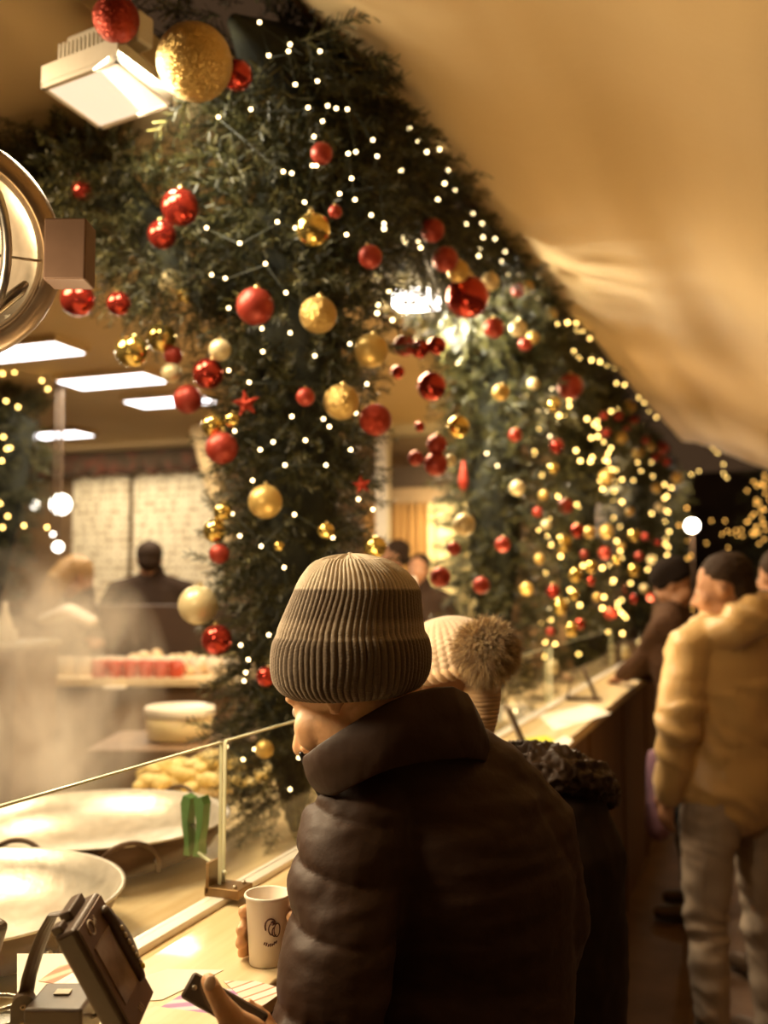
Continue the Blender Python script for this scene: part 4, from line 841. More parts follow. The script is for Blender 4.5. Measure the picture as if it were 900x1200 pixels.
    if hairkind in ('short', 'bun'):
        hm = MB(); hb(hm, 0, -.028, .045, .083, .094, .080); hb(hm, 0, -.065, -.005, .070, .052, .065)
        fuse(hm, 'hair', M_hair, o, .007, 2, lambda co, no: .004*vnoise(co, 60, 1))
    elif hairkind == 'beanie':
        hm = MB(); hb(hm, 0, -.022, .052, .094, .106, .088); hb(hm, 0, -.02, .018, .092, .104, .038)
        fuse(hm, 'beanie', mat('black_knit', (.014, .009, .007), .95, spec=.1, bump=(120, .5, .003)), o, .007, 2)
    elif hairkind == 'long':
        hm = MB(); hb(hm, 0, -.025, .04, .088, .10, .085); hm.tube([q(0, -.07, .02), q(0, -.10, -.08), q(0, -.10, -.2), q(0, -.09, -.26)], [.075*k, .075*k, .06*k, .03*k], 14)
        fuse(hm, 'hair', M_blond, o, .008, 2, lambda co, no: .005*vnoise(co*np.array([1, 1, .3]), 50, 1))
    return o, W, q, arms, k
M_cream = mat('cream_nylon', (.56, .36, .14), .42, sheen=.2, noise_=(6, (.48, .30, .11), (1, 1, 1), .3, .7), bump=(28, .35, .006))
M_jean = mat('light_denim', (.38, .30, .225), .85, noise_=(5, (.20, .145, .105), (1, 1, .5), .38, .7), bump=(160, .3, .002))
M_coatd = mat('dark_brown_coat', (.045, .020, .009), .85, spec=.15, noise_=(9, (.06, .028, .013), (1, 1, 1), .3, .7))
M_coatb = mat('near_black_cloth', (.024, .012, .007), .85, spec=.15, noise_=(9, (.04, .024, .015), (1, 1, 1), .3, .7))
M_dtrs = mat('dark_trousers', (.02, .014, .010), .85)
def qz(co, no):
    z = co[:, 2]; return .006*(np.sqrt(np.abs(np.sin(pi*(z-.86)/.225)))-.5)+.009*vnoise(co*np.array([1, 1, 1.5]), 8, 1)+.006*np.sin(co[:, 2]*60+co[:, 0]*40+4*vnoise(co, 7, 3))*(vnoise(co, 4, 9) > .05)
p3, W3, q3, ar3, k3 = person(852, 3.5, 0, 1.76, 62, 'person in a cream hooded puffer jacket and light jeans, seen from behind at the right', M_skinf, M_cream, M_jean, 'short', lean=.03, head_pitch=12, head_psi=22, headpx=(846, 689), wide=1.0, stance=.13, voxel=.010, hood=True, quilt=qz, coat_len=.905, sleeve_r=.066)
bpos = PZ(738, 795, 1.13)
person(806, 5.0, 0, 1.80, 25, 'person in a black beanie and dark coat leaning on the far counter', M_skinf, M_coatd, M_dtrs, 'beanie', lean=.10, head_pitch=30, headpx=(787, 686), hands=[PZ(728, 792, 1.15), PZ(748, 790, 1.16)], quilt=coat_disp(.9, .2, .008, .008), voxel=.013)
person(905, 4.2, 0, 1.78, 80, 'person in a brown hooded coat cut off by the right edge', M_skinf, M_coatd, M_dtrs, 'short', headpx=(912, 676), voxel=.014, hood=True)
person(178, 6.25, .15, 1.80, 75, 'worker in a dark sweater seen from behind before the menu boards', M_skinf, M_coatb, M_dtrs, 'short', headpx=(175, 657), wide=1.12, hands=[P(116, 748, 6.0), P(228, 765, 6.1)], voxel=.014, stance=.12)
M_stripe = stripes('striped_scarf', (.80, .72, .60), (.25, .18, .13), (.8, .74, .62), .5, 30)
pw = person(84, 5.6, .15, 1.66, 150, 'long-haired worker in a dark top with a striped shawl, bending in the steam', M_skinf, M_coatb, M_dtrs, 'long', lean=.06, head_pitch=25, headpx=(92, 676), hands=[P(118, 772, 5.0), P(126, 772, 5.15)], voxel=.013)[0]
sm = MB(); sc_p = P(84, 722, 5.3); sm.tube([sc_p-CR*.11+Vector((0, 0, -.01)), sc_p+Vector((0, -.02, .03)), sc_p+CR*.11+Vector((0, 0, -.03))], [(.15, .035), (.15, .04), (.12, .03)], 18, side=FH); fuse(sm, 'striped_shawl', M_stripe, pw, .01, 2)
p8 = person(494, 7.0, .15, 1.72, -70, 'person with short dark hair and open white collar facing the camera far behind', M_skinf, M_coatb, M_dtrs, 'short', headpx=(491, 668), voxel=.014)[0]
sc8 = P(484, 700, 6.80); MB().tube([sc8+Vector((0, 0, .13)), sc8+Vector((0, -.02, 0)), sc8+Vector((.02, -.02, -.22))], [(.02, .012), (.035, .014), (.045, .012)], 12, side=CR).build('white_scarf', M_paper, p8)
person(452, 7.25, .15, 1.80, 10, 'dark-clad person half hidden by the grey knit hat, left of the white scarf', M_skinf, M_coatb, M_dtrs, 'short', headpx=(462, 652), voxel=.015)
# purple bag
bgp = P(768, 925, 4.1); bm_ = MB(); bm_.tube([bgp+Vector((0, 0, .14)), bgp+Vector((0, 0, .02)), bgp+Vector((.01, 0, -.16))], [(.028, .025), (.044, .04), (.052, .045)], 18, side=CR)
pb = fuse(bm_, 'purple_bag', mat('purple_cloth', (.16, .08, .13), .8, noise_=(8, (.24, .13, .18), (1, 1, 1), .3, .7)), None, .009, 3, lambda co, no: .008*vnoise(co*np.array([1, 1, .5]), 14, 2), origin=bgp); tag(pb, 'purple cloth bag hanging beside the cream jacket', 'bag')
bs = MB(); bs.tube([bgp+CR*.02+Vector((0, 0, .13)), bgp+CR*.03+Vector((0, 0, .3)), bgp+CR*.06+Vector((0, 0, .42))], [(.012, .004)]*3, 8, side=CR); bs.build('strap', mat('purple_cloth', (.16, .08, .13)), pb)

# ---- person with pompom hat (behind the main man)
D2 = 1.82
hc2 = P(527, 812, D2); s2 = D2/FPX
b0 = P(590, 690, D2+.03); b0.z = 0
f2_ = facing(35); r2_ = f2_.cross(Vector((0, 0, 1)))
zs = P(600, 905, D2).z
body = MB(); hf2 = (facing(40)-Vector((0, 0, .35))).normalized(); q2, H2 = head_parts(body, hc2, hf2, Vector((0, 0, 1)), .93)
nk = P(560, 885, D2+.02); body.tube([hc2+Vector((0, 0, -.05)), nk, Vector((b0.x, b0.y, zs-.16))], [.05, .052, .10], 14)
body.tube([Vector((b0.x, b0.y, zs-.12)), Vector((b0.x, b0.y, .85))], [(.14, .09), (.13, .09)], 16, side=r2_)
for s_ in (-1, 1): body.tube([b0+r2_*.08*s_+Vector((0, 0, .85)), b0+r2_*.09*s_+Vector((0, 0, .45)), b0+r2_*.09*s_+Vector((0, 0, .05))], [.07, .05, .035], 12)
p2 = fuse(body, 'person', M_skinf, None, .009, 3, origin=b0); tag(p2, 'person in a knitted pompom hat and dark hooded jacket behind the grey ribbed hat', 'person')
for x in (-1, 1): MB().ball(q2(x*.031, .077, .003), .008, nu=12, nv=8).build('eye', mat('eye_white', (.5, .42, .34), .2), p2)
# knitted hat: ribbed dome + braid + ear flap + pompom
up2 = (Vector((0, 0, 1))+hf2*.25).normalized(); fx = (hf2-up2*hf2.dot(up2)).normalized(); sx_ = up2.cross(fx)
HMk = Matrix((sx_, fx, up2)).transposed()
M_knit = mat('beige_knit', (.72, .55, .38), .85, sheen=.4, noise_=(40, (.58, .42, .27), (1, 1, 1), .3, .7))
V = []; F = []; NA, NZ = 260, 50; hb_ = hc2+up2*.022-fx*.012
for i in range(NZ+1):
    t = i/NZ; ph = t*pi/2*.985; 
    for j_ in range(NA):
        a = 2*pi*j_/NA; rib = .0030*abs(sin(a*22))+.0012*sin(t*95+ (pi if int(a*44/(2*pi)) % 2 else 0)); R0 = .106
        V.append(hb_+HMk @ Vector(((R0*cos(ph)*.95+rib*cos(ph))*cos(a), (R0*cos(ph)*1.08+rib*cos(ph))*sin(a), .108*sin(ph)+.006)))
F = [(i*NA+j_, i*NA+(j_+1) % NA, (i+1)*NA+(j_+1) % NA, (i+1)*NA+j_) for i in range(NZ) for j_ in range(NA)]
kh = MB().add(V, F).build('knitted_hat', M_knit, p2); kh.modifiers.new('s', 'SOLIDIFY').thickness = .004
mb = MB()
for st in (0, pi):
    mb.tube([hb_+HMk @ Vector(((.106+.006*cos(t*24+st))*cos(t)*.97, (.106+.006*cos(t*24+st))*sin(t)*1.09, .004+.007*sin(t*24+st))) for t in np.linspace(0, 2*pi, 240)], .006, 7, round_=False)
mb.build('braid_band', mat('tan_knit', (.60, .40, .22), .85, sheen=.3), kh)
# ear flap
ec = P(563, 838, D2-.085); V = []; F = []; NA, NZ = 40, 40
for i in range(NZ+1):
    t = i/NZ
    for j_ in range(NA+1):
        u_ = -1+2*j_/NA; w_ = .032*(1-.55*t**2.2); V.append(ec+CR*(u_*w_)+Vector((0, 0, .045-.090*t))+FH*(.030*u_*u_-.004*abs(sin(t*38))+.01*t))
F = [(i*(NA+1)+j_, i*(NA+1)+j_+1, (i+1)*(NA+1)+j_+1, (i+1)*(NA+1)+j_) for i in range(NZ) for j_ in range(NA)]
ef = MB().add(V, F).build('ear_flap', mat('tan_knit', (.60, .40, .22)), kh); ef.modifiers.new('s', 'SOLIDIFY').thickness = .009
mb = MB(); mb.tube([ec+CR*(.032*(1-.55*t**2.2)*1.0)+Vector((0, 0, .045-.09*t))+FH*.02 for t in np.linspace(0, 1, 20)], .0035, 8); mb.build('flap_edging', M_knit, kh)
# pompom
pc = P(569, 762, D2-.10); pr_ = 29*s2
M_fur = bpy.data.materials.new('fur'); M_fur.use_nodes = True; N = M_fur.node_tree.nodes; L = M_fur.node_tree.links; b_ = N['Principled BSDF']; g = N.new('ShaderNodeNewGeometry'); rp = N.new('ShaderNodeValToRGB')
rp.color_ramp.elements[0].color = (.10, .05, .02, 1); rp.color_ramp.elements[1].color = (.90, .70, .36, 1); e = rp.color_ramp.elements.new(.45); e.color = (.38, .23, .10, 1); L.new(g.outputs['Random Per Island'], rp.inputs[0]); L.new(rp.outputs[0], b_.inputs['Base Color']); b_.inputs['Roughness'].default_value = .6; b_.inputs['Sheen Weight'].default_value = .3
n = 24000; d = rng.normal(size=(n, 3)); d /= np.linalg.norm(d, axis=1)[:, None]; tuft = np.array([noise.noise(Vector(q)*4) for q in d])
L0 = (10+8*rng.random(n)+9*tuft)*s2; st = d*(pr_*(.70+.25*rng.random((n, 1))))+rng.normal(size=(n, 3))*.002; dd = d+rng.normal(size=(n, 3))*.48+np.array([.15, 0, -.12]); dd /= np.linalg.norm(dd, axis=1)[:, None]
sd = np.cross(dd, rng.normal(size=(n, 3))); sd /= np.linalg.norm(sd, axis=1)[:, None]; w0 = .0005
mid = st+dd*L0[:, None]*.55; tip = st+dd*L0[:, None]+np.array([0, 0, -.004])
Vp = np.stack([st-sd*w0, st+sd*w0, mid+sd*w0*.8, mid-sd*w0*.8, tip+sd*w0*.15, tip-sd*w0*.15], 1).reshape(-1, 3)+np.array(pc)
o6 = (np.arange(n)*6)[:, None]; Fp = np.concatenate([o6+np.array([0, 1, 2, 3]), o6+np.array([3, 2, 4, 5])])
po = np_mesh('pompom', Vp, Fp, M_fur, kh, p2['_o'])
po.data.transform(Matrix.Identity(4))
MB().ball(pc, pr_*.80, nu=24, nv=16).build('pompom_core', mat('fur_core', (.07, .035, .016), .9), kh)
# jacket
M_p2 = mat('black_shell', (.016, .008, .005), .7, spec=.2, noise_=(12, (.024, .012, .007), (1, 1, 1), .3, .7))
jm = MB(); shz = P(640, 945, D2).z
cx = P(622, 690, D2+.02); cx.z = 0
jm.tube([cx+Vector((0, 0, .75)), cx+Vector((0, 0, 1.0)), cx+Vector((0, 0, shz-.07)), cx+Vector((0, 0, shz)), cx-CR*.03+Vector((0, 0, shz+.045))], [(.165, .14), (.165, .14), (.165, .14), (.13, .11), (.07, .07)], 24, side=CR)
jm.tube([P(686, 975, D2+.0), P(690, 1080, D2-.02), P(688, 1190, D2-.03), P(640, 1250, D2-.1)], [.058, .058, .052, .045], 16)
jm.tube([P(560, 960, D2+.1), P(540, 1060, D2+.12), P(510, 1120, D2+.1)], [.06, .055, .05], 16)
fuse(jm, 'jacket', M_p2, p2, .009, 4, lambda co, no: .006*vnoise(co, 12, 3)+.003*vnoise(co, 35, 5))
hm = MB(); hpts = [P(590, 888, D2+.02), P(622, 892, D2-.05), P(655, 900, D2-.08), P(688, 912, D2-.05), P(703, 932, D2+.02)]
hm.tube(hpts, [(.022, .03), (.032, .045), (.036, .05), (.032, .045), (.022, .034)], 24, side=Vector((0, 0, 1)))
def crinkle(co, no):
    w_ = vnoise(co*np.array([1, 1, 1.5]), 34, 7); return .007*(1-np.abs(w_)*3.4)+.004*(1-np.abs(vnoise(co, 75, 2))*3)
hd_ = fuse(hm, 'hood', mat('crinkled_shell', (.050, .028, .017), .5, spec=.35), p2, .0035, 2, crinkle)

# ---- main man
DM = 1.35; sM = DM/FPX
def Q(px, py, dz=0.0): return P(px, py, DM+dz)
hcM = Q(414, 806, .01); psi = 27; ph = radians(28)
hfh = facing(psi); hfw = hfh*cos(ph)-Vector((0, 0, 1))*sin(ph); hup = Vector((0, 0, 1))*cos(ph)+hfh*sin(ph)
bM = Q(510, 690, .05); bM.z = 0
body = MB(); qM, HMm = head_parts(body, hcM, hfw, hup, 1.04)
# cheek fold, neck
body.tube([hcM-hup*.05-hfw*.03, Q(452, 880, .04), Q(480, 930, .06)], [.060, .056, .062], 18)
body.tube([Q(500, 920, .06), Q(515, 1040, .06), Vector((bM.x, bM.y, .9))], [(.12, .08), (.12, .09), (.13, .09)], 18, side=CR)
for s_ in (-1, 1): body.tube([bM+CR*.09*s_+Vector((0, 0, .9)), bM+CR*.1*s_+Vector((0, 0, .47)), bM+CR*.11*s_+Vector((0, 0, .05))], [.078, .052, .036], 12)
body.tube([Q(420, 960, -.02), Q(378, 1180, -.12), Q(372, 1262, -.17)], [.045, .042, .04], 12)
wr = P(322, 1236, 1.11)
body.tube([Q(372, 1262, -.17), wr], [.04, .028], 12)
# left hand holding phone: palm, thumb over the phone, fingers round the far side
body.tube([wr, P(300, 1216, 1.115), P(281, 1200, 1.12)], [(.024, .020), (.031, .017), (.030, .013)], 16, side=CF)
body.tube([P(296, 1214, 1.10), P(272, 1196, 1.085), P(256, 1172, 1.083), P(247, 1154, 1.086), P(244, 1148, 1.09)], [.020, .0155, .0108, .0098, .0085], 14)
for a_, b_2, c_, d_ in (((288, 1204), (280, 1193), (288, 1180), (292, 1177)), ((298, 1212), (291, 1197), (298, 1186), (303, 1184)), ((308, 1220), (302, 1204), (308, 1194), (312, 1192)), ((316, 1228), (310, 1214), (316, 1204), (319, 1203))):
    body.tube([P(*a_, 1.13), P(*b_2, 1.16), P(*c_, 1.15), P(*d_, 1.135)], [.0095, .009, .008, .007], 12)
# right hand round the paper cup
body.tube([Q(600, 980, .05), Q(560, 1120, .12), Q(450, 1160, .10), P(372, 1106, 1.40)], [.045, .04, .034, .026], 12)
pm = cp+CR*.045+Vector((0, 0, .05)); body.tube([P(372, 1106, 1.40), pm+CR*.02], [(.026, .02), (.034, .016)], 14, side=Vector((0, 0, 1)))
for k_, zz in enumerate((.066, .046, .027, .010)):
    rr = .0375; pts = [cp+(CR*cos(t)+FH*sin(t))*rr+Vector((0, 0, zz)) for t in (radians(5), radians(50), radians(100), radians(150), radians(186 if k_ in (1, 2) else 165))]; 
    body.tube([pm+CR*.015+Vector((0, 0, zz-.045))]+pts, [.010, .0095, .009, .0088, .0088, .0082], 12)
body.tube([pm+CR*.02, cp+CR*.040-FH*.012+Vector((0, 0, .060)), cp+CR*.036-FH*.024+Vector((0, 0, .070))], [.014, .011, .009], 12)
def skin_d(co, no): return .0006*vnoise(co, 70, 1)
main = fuse(body, 'person', M_skin, None, .0042, 3, skin_d, origin=bM); tag(main, 'person in a ribbed grey knit hat and brown puffer jacket, back turned, holding a phone', 'person')
for x in (-1, 1):
    MB().ball(qM(x*.032, .0715, .002), .0100, nu=16, nv=12).build('eye', mat('eye_white', (.5, .42, .34), .2), main)
mb = MB()
for k_ in range(26):
    t = k_/25; mb.tube([qM(-.012-.036*t, .084-.016*t, .022+.004*sin(t*3)), qM(-.015-.036*t, .088-.016*t, .027)], .0006, 4)
    mb.tube([qM(.012+.036*t, .084-.016*t, .022+.004*sin(t*3)), qM(.015+.036*t, .088-.016*t, .027)], .0006, 4)
mb.build('eyebrows', M_hair, main)
# thumb nail
nl_ = P(246, 1152, 1.076); MB().ball(nl_, (.0062, .0022, .0085), Matrix.Rotation(YAW, 3, 'Z') @ Matrix.Rotation(.35, 3, 'Y'), nu=14, nv=8).build('thumbnail', mat('nail', (.85, .60, .42), .3), main)
# phone (held)
a_ = P(219, 1153, 1.115); b_2 = P(308, 1204, 1.105); dv_ = (b_2-a_); ln_ = dv_.length; dx_ = dv_.normalized(); ny_ = (-CF*.80+CU*.6); ny_ = (ny_-dx_*ny_.dot(dx_)).normalized(); nz_ = dx_.cross(ny_)
PM = Matrix((dx_, nz_, ny_)).transposed(); pc_ = (a_+b_2)/2
phn = root('phone', pc_, 'dark slim phone held in the left hand above the leaflet', 'phone')
MB().box(pc_, (ln_, .030, .009), PM, bev=.004).build('body', M_black, phn)
MB().box(pc_+ny_*.0046, (ln_*.93, .025, .0008), PM, bev=.0003).build('screen', mat('phone_screen', (.05, .035, .025), .08, coat=1), phn, smooth=False)
MB().lathe([(.003, 0), (.003, .0006), (.002, .0008)], 14, a_+dx_*.010+ny_*.0046, PM).build('lens', M_steel, phn)
# knit hat
prof = [(812, 74, 414), (806, 84, 413), (795, 91.5, 412), (780, 94.5, 412), (765, 94.5, 412), (750, 91, 411.5), (738, 87, 411), (725, 83.5, 412.5), (710, 79.5, 415), (695, 75.5, 418), (682, 69.5, 418), (670, 60, 416), (661, 49, 413), (654, 36, 411), (650, 22, 410), (648.5, 10, 410), (649.5, 3, 410)]
py_ = np.array([p[0] for p in prof], float); pw_ = np.array([p[1] for p in prof], float); pcx = np.array([p[2] for p in prof], float)
tt = np.linspace(0, 1, len(prof)); NZ = 200; ti = np.linspace(0, 1, NZ)
def smooth_interp(t, y):
    v = np.interp(t, tt, y); k_ = np.hanning(11); k_ /= k_.sum(); p = np.pad(v, 5, mode='edge'); return np.convolve(p, k_, 'valid')
yy_ = smooth_interp(ti, py_); ww_ = smooth_interp(ti, pw_); cc_ = smooth_interp(ti, pcx); ww_[-1] = .5
NR = 74; NA = NR*10; V = []
wob = [random.uniform(-.18, .18) for _ in range(NR)]
for i in range(NZ):
    t = ti[i]; c = P(cc_[i], yy_[i], DM); R_ = ww_[i]*sM; drop = min(1, ww_[i]/40)
    for j_ in range(NA):
        a = 2*pi*j_/NA; rb = j_//10; w_ = wob[rb]
        nz = noise.noise(Vector((cos(a)*1.6, sin(a)*1.6, t*3.2)))
        aa = a+.045*noise.noise(Vector((cos(a)*2, sin(a)*2, t*5+3)))+.25*max(0, t-.72)
        prf = abs(sin(a*NR/2)); dpt = .0034*(prf**.7)*drop*(1+.35*w_)
        kn = .0004*sin(t*420+(rb % 2)*pi)
        fold = -.0012*math.exp(-((t-.36-.02*nz)/.022)**2)+.0008*math.exp(-((t-.30)/.03)**2)
        r_ = R_*(1+.025*nz)+dpt+kn+fold*(1 if t < .6 else 0)-.0032
        # gathered crown
        if t > .66: r_ += (t-.66)*.022*sin(a*9+2)*drop
        z_sag = .006*cos(a-.5)*(1-t)+(-.004*abs(sin(a*9+2))*(t > .8)*drop)
        V.append(c+CR*r_*cos(aa)+FH*r_*sin(aa)*1.06+Vector((0, 0, z_sag)))
F = [(i*NA+j_, i*NA+(j_+1) % NA, (i+1)*NA+(j_+1) % NA, (i+1)*NA+j_) for i in range(NZ-1) for j_ in range(NA)]
F.append(tuple((NZ-1)*NA+j_ for j_ in range(NA)))
M_hat = bpy.data.materials.new('grey_rib_knit'); M_hat.use_nodes = True; N = M_hat.node_tree.nodes; L = M_hat.node_tree.links; b_ = N['Principled BSDF']
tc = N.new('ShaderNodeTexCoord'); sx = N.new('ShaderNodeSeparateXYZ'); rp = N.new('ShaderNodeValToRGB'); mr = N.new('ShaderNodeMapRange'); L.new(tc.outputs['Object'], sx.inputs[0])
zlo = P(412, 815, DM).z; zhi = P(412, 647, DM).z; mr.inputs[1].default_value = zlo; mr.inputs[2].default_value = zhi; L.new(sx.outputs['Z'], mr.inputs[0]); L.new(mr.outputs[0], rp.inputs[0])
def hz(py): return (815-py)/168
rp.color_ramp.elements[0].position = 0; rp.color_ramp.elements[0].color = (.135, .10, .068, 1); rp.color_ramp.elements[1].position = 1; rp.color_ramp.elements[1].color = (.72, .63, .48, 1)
for pp, cc in ((hz(748), (.145, .108, .074)), (hz(745), (.34, .275, .20)), (hz(730), (.36, .29, .21)), (hz(722), (.20, .155, .11)), (hz(692), (.18, .14, .10)), (hz(689), (.62, .53, .40))):  # knit stripes; lighter band above the cuff paints in the fold's highlight
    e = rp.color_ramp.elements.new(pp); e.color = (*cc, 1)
nz_t = N.new('ShaderNodeTexNoise'); nz_t.inputs['Scale'].default_value = 260; nz_t.inputs['Detail'].default_value = 2; bp_ = N.new('ShaderNodeBump'); bp_.inputs['Strength'].default_value = .6; bp_.inputs['Distance'].default_value = .0015
L.new(tc.outputs['Object'], nz_t.inputs['Vector']); L.new(nz_t.outputs[0], bp_.inputs['Height']); L.new(bp_.outputs[0], b_.inputs['Normal'])
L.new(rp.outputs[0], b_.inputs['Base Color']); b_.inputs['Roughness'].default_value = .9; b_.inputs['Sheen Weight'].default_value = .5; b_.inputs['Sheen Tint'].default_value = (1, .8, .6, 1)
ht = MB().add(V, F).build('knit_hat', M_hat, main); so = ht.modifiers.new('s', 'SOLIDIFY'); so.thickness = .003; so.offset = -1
lb = P(331, 790, DM-.025); 
lab_n = (-CF*.55-CR*.83).normalized(); LM = Matrix((Vector((0, 0, 1)).cross(lab_n), Vector((0, 0, 1)), lab_n)).transposed()
MB().box(P(329, 783, DM-.030), (.022, .022, .003), LM, bev=.001).build('hat_label', mat('brown_label', (.09, .055, .035), .6), ht, smooth=False)
# puffer jacket
M_puff = mat('brown_puffer_nylon', (.050, .025, .0145), .60, noise_=(5, (.042, .021, .012), (1, 1, 1), .3, .7), bump=(34, .5, .004), spec=.22)
jk = MB()
shl = Q(422, 972, -.02); shr = Q(612, 975, .08)
jk.tube([Vector((bM.x, bM.y, .72)), Vector((bM.x, bM.y, .95)), Q(520, 1130, .05), Q(520, 1030, .05), Q(505, 955, .05), Q(482, 905, .04), Q(470, 880, .04)], [(.185, .15), (.185, .15), (.185, .15), (.185, .15), (.16, .13), (.105, .09), (.085, .08)], 32, side=CR)
jk.tube([Q(450, 930, .02), shl, Q(405, 1040, -.07), Q(396, 1120, -.12), Q(384, 1200, -.16), Q(376, 1262, -.18)], [.068, .080, .074, .071, .068, .066], 24)
jk.tube([Q(376, 1262, -.18), P(352, 1256, 1.135), P(326, 1240, 1.115)], [.072, .052, .036], 20)
jk.tube([Q(555, 915, .06), shr, Q(628, 1080, .08), Q(600, 1170, .13), Q(540, 1190, .16), Q(450, 1170, .12), P(388, 1118, 1.42)], [.075, .082, .078, .07, .062, .052, .040], 20)
armA = np.array([list(Q(*p)) for p in ((430, 935, 0), (418, 972, -.02), (398, 1040, -.07), (388, 1120, -.12), (380, 1200, -.16), (376, 1262, -.18))])
seams_y = [944, 1004, 1062, 1140, 1210]
zseam = [P(360, y, DM-.08).z for y in seams_y]; zseam_b = [P(520, y, DM-.1).z for y in (900, 975, 1050, 1130, 1210)]
def puff(co, no):
    z = co[:, 2]; x = (co-np.array(C0)) @ np.array(CR); x = x/DM*FPX+450
    # seam height varies: arm seams tilt down to the right
    tilt = np.clip((x-340)/110, 0, 1.0)*.028
    zz = z+tilt; arr = np.array(sorted(zseam+[zseam[-1]-.1*k_ for k_ in range(1, 5)], reverse=True)); top = arr[0]+.16; arr = np.concatenate([[top], arr])
    fade = 1-np.clip((x-395)/70, 0, 1)*.90
    d = np.zeros(len(z))
    for a1_, b1__ in zip(arr, arr[1:]):
        m_ = (zz <= a1_) & (zz > b1__); t = (zz-b1__)/(a1_-b1__); d[m_] = .011*(np.sqrt(np.clip(np.sin(pi*t[m_]), 0, 1))-.8)
    d *= fade
    near = np.min(np.abs(zz[:, None]-arr[None, 1:]), axis=1)
    pk = np.exp(-(near/.020)**2)*fade
    d += pk*.0035*vnoise(co*np.array([6, 6, 1.0]), 9, 3)
    d += .0060*vnoise(co*np.array([1, 1, 1.6]), 7, 1)+.0030*vnoise(co*np.array([.7, .7, 2.2]), 20, 6)+.0011*vnoise(co*np.array([.6, .6, 1.8]), 48, 8)
    # drape folds radiating from the shoulder
    return d
fuse(jk, 'puffer_jacket', M_puff, main, .0050, 5, puff)
# collar
def lerp_poly(pts, t):
    s_ = t*(len(pts)-1); i = min(int(s_), len(pts)-2); return np.array(pts[i])*(1-(s_-i))+np.array(pts[i+1])*(s_-i)
near_top = [(355, 886), (372, 872), (398, 855), (425, 838), (452, 823), (480, 811), (508, 804), (532, 803), (548, 811), (554, 826)]
near_bot = [(376, 932), (392, 934), (412, 924), (435, 912), (460, 902), (490, 895), (520, 892), (545, 890), (562, 892), (576, 896)]
far_top = [(355, 886), (368, 884), (392, 880), (420, 872), (450, 864), (478, 855), (505, 846), (528, 838), (545, 832), (554, 826)]
far_bot = [(376, 930), (392, 930), (412, 925), (440, 920), (465, 915), (495, 910), (522, 905), (548, 900), (562, 895), (574, 890)]
V = []; NT, NW = 160, 26
for i in range(NT):
    t = i/NT; near = t < .5; s_ = t*2 if near else 2-t*2
    tp = lerp_poly(near_top if near else far_top, s_); bt = lerp_poly(near_bot if near else far_bot, s_)
    dd_ = (-1 if near else 1)*sin(pi*min(1, max(0, s_)))**.6
    for j_ in range(NW+1):
        w_ = j_/NW; xy = bt*(1-w_)+tp*w_; dep = DM+(-.02+.06*s_)+dd_*(.105*(1-w_)+.088*w_)
        bulge = .010*sin(pi*w_)**.7 if near else 0
        p = P(xy[0], xy[1], dep-bulge*0); out_ = (CR*(s_-.5)*1.2+(-FH if near else FH)*abs(dd_)).normalized()
        f_ = .0030*noise.noise(Vector((s_*5+w_*2, w_*2-s_*3, 3*(not near))))+.0012*noise.noise(Vector((s_*22, w_*3, 1)))*(1-w_)
        V.append(p+out_*(bulge+f_))
F = [(i*(NW+1)+j_, ((i+1) % NT)*(NW+1)+j_, ((i+1) % NT)*(NW+1)+j_+1, i*(NW+1)+j_+1) for i in range(NT) for j_ in range(NW)]
clr = MB().add(V, F).build('collar', M_puff, main); so = clr.modifiers.new('s', 'SOLIDIFY'); so.thickness = .010; so.offset = -1; sb = clr.modifiers.new('b', 'SUBSURF'); sb.levels = 1; sb.render_levels = 1
mb = MB(); mb.tube([P(353, 884, DM-.022), P(361, 902, DM-.026), P(374, 929, DM-.03), P(384, 940, DM-.05)], [.0035, .004, .004, .003], 8); mb.build('zip', mat('black_zip', (.012, .009, .007), .4), main)
# trousers + shoes
tm = MB()
for s_ in (-1, 1): tm.tube([bM+CR*.07*s_+Vector((0, 0, .95)), bM+CR*.095*s_+Vector((0, 0, .8)), bM+CR*.1*s_+Vector((0, 0, .47)), bM+CR*.11*s_+Vector((0, 0, .07))], [.10, .11, .078, .06], 16)
fuse(tm, 'trousers', M_dtrs, main, .012, 3)
for s_ in (-1, 1):
    sm = MB(); sm.tube([bM+CR*.11*s_-hfh*.07+Vector((0, 0, .045)), bM+CR*.12*s_+hfh*.15+Vector((0, 0, .035))], [(.045, .042), (.04, .03)], 14); fuse(sm, 'shoe', M_black, main, .01, 2)

# ------------------------------------------------------------------ things on the far counter
def stand(px, py, D, h, label, lean=1):
    p = PZ(px, py, ZC); r = root('menu_stand', p, label, 'menu stand', 'dark folding menu stands on the counter')
    R3 = Matrix.Rotation(YAW-.25, 3, 'Z')
    MB().box(p+CR*.03*lean*.5+Vector((0, 0, h/2)), (.014, .10, h*1.04), R3 @ Matrix.Rotation(-.38*lean, 3, 'Y'), bev=.003).build('front_board', M_black, r, smooth=False)
    MB().box(p-CR*.075+Vector((0, 0, h/2)), (.008, .07, h*1.0), R3 @ Matrix.Rotation(.25, 3, 'Y'), bev=.002).build('rear_leg', M_black, r, smooth=False)
    MB().box(p+Vector((0, 0, .006))-CR*.02, (.17, .09, .010), R3, bev=.002).build('base', M_black, r, smooth=False)
    return r
stand(688, 820, 4.9, .15, 'dark folding menu stand standing on the bright part of the far counter')
stand(738, 780, 6.3, .16, 'dark folding menu stand before the hands of the person in the beanie')
pst = PZ(606, 883, ZC); r = root('menu_stand', pst, 'dark leaning menu stand just right of the pompom hat ear flap', 'menu stand', 'dark folding menu stands on the counter')
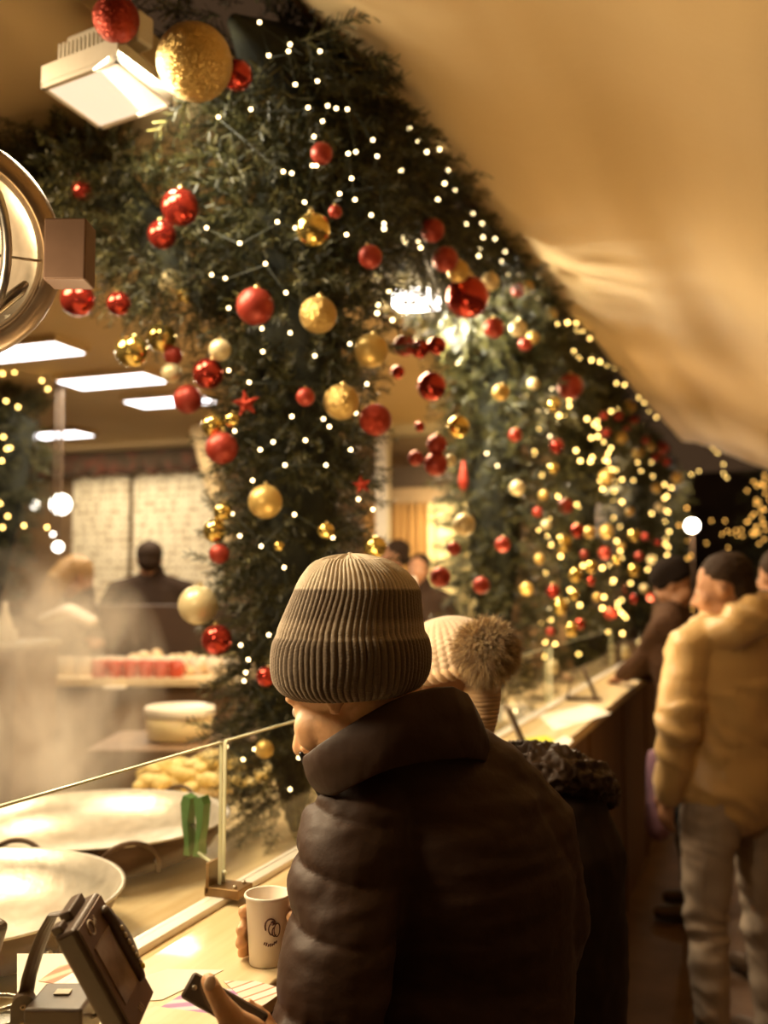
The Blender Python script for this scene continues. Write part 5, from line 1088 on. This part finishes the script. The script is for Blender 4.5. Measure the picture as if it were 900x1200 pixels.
MB().box(pst+Vector((0, 0, .075)), (.014, .12, .155), RT @ Matrix.Rotation(-.42, 3, 'Y'), bev=.003).build('front_board', M_black, r, smooth=False); MB().box(pst+CR*.0+Vector((0, 0, .006)), (.09, .10, .010), RT, bev=.002).build('base', M_black, r, smooth=False)
sheet([(612, 866), (640, 862), (652, 868), (618, 876)], mat('lime_paper', (.55, .58, .05), .6), 'lime_napkin', 'lime green napkin on the far counter', 'napkin')
sheet([(640, 874), (662, 862), (672, 868), (655, 884)], M_paper, 'paper_slip', 'white paper slip right of the lime napkin', 'paper')
sheet([(630, 838), (690, 826), (716, 836), (650, 856)], M_paper, 'paper_place_mat', 'large white paper sheet in the middle of the far counter', 'paper')
M_clear = glass_mat('clear_glass', (.96, .95, .88), 1.6, .05)
M_drink = mat('frosted_drink', (.86, .80, .60), .2, noise_=(6, (.8, .7, .45), (1, 1, 1), .3, .7))
for x, y, h, rr, lab in ((618, 800, .30, .035, 'tall pale glass bottle on the counter just right of the pompom'), (648, 790, .17, .032, 'short pale glass jar left of the folding menu stand'), (716, 778, .26, .04, 'tall pale bottle behind the far menu stand'), (734, 772, .20, .04, 'stout pale bottle beside the sleeves of the beanie wearer'), (752, 768, .24, .04, 'pale bottle nearest the beanie wearer')):
    p = PZ(x, y, ZC); p.x = max(min(p.x, -.88), -1.0) if False else p.x
    r = root('glass_bottle', p, lab, 'bottle', 'pale bottles on the far counter'); MB().lathe([(rr, 0), (rr, h*.55), (rr*.8, h*.66), (rr*.32, h*.78), (rr*.3, h*.96), (rr*.36, h), (.001, h)], 24, p).build('glass', M_clear, r); MB().lathe([(rr*.85, .005), (rr*.85, h*.5), (.001, h*.5)], 20, p).build('drink', M_drink, r)
p = PZ(684, 775, ZC); r = root('green_bottle', p, 'small green bottle behind the folding menu stand', 'bottle'); MB().lathe([(.028, 0), (.028, .1), (.011, .15), (.011, .2), (.001, .2)], 20, p).build('bottle_glass', M_green, r); MB().lathe([(.012, .195), (.012, .215), (.001, .215)], 14, p).build('cap', M_white, r)

# ------------------------------------------------------------------ output look
S.view_settings.view_transform = 'Standard'; S.view_settings.look = 'None'; S.view_settings.gamma = 1; S.view_settings.use_curve_mapping = False; S.view_settings.exposure = 0.0
c_ = S.cycles; c_.max_bounces = 6; c_.diffuse_bounces = 3; c_.glossy_bounces = 3; c_.transmission_bounces = 4; c_.transparent_max_bounces = 12; c_.volume_bounces = 1; c_.sample_clamp_indirect = 4; c_.use_denoising = True; c_.volume_step_rate = 2; c_.caustics_reflective = False; c_.caustics_refractive = False
for o in bpy.data.objects:
    if '_o' in o: del o['_o']
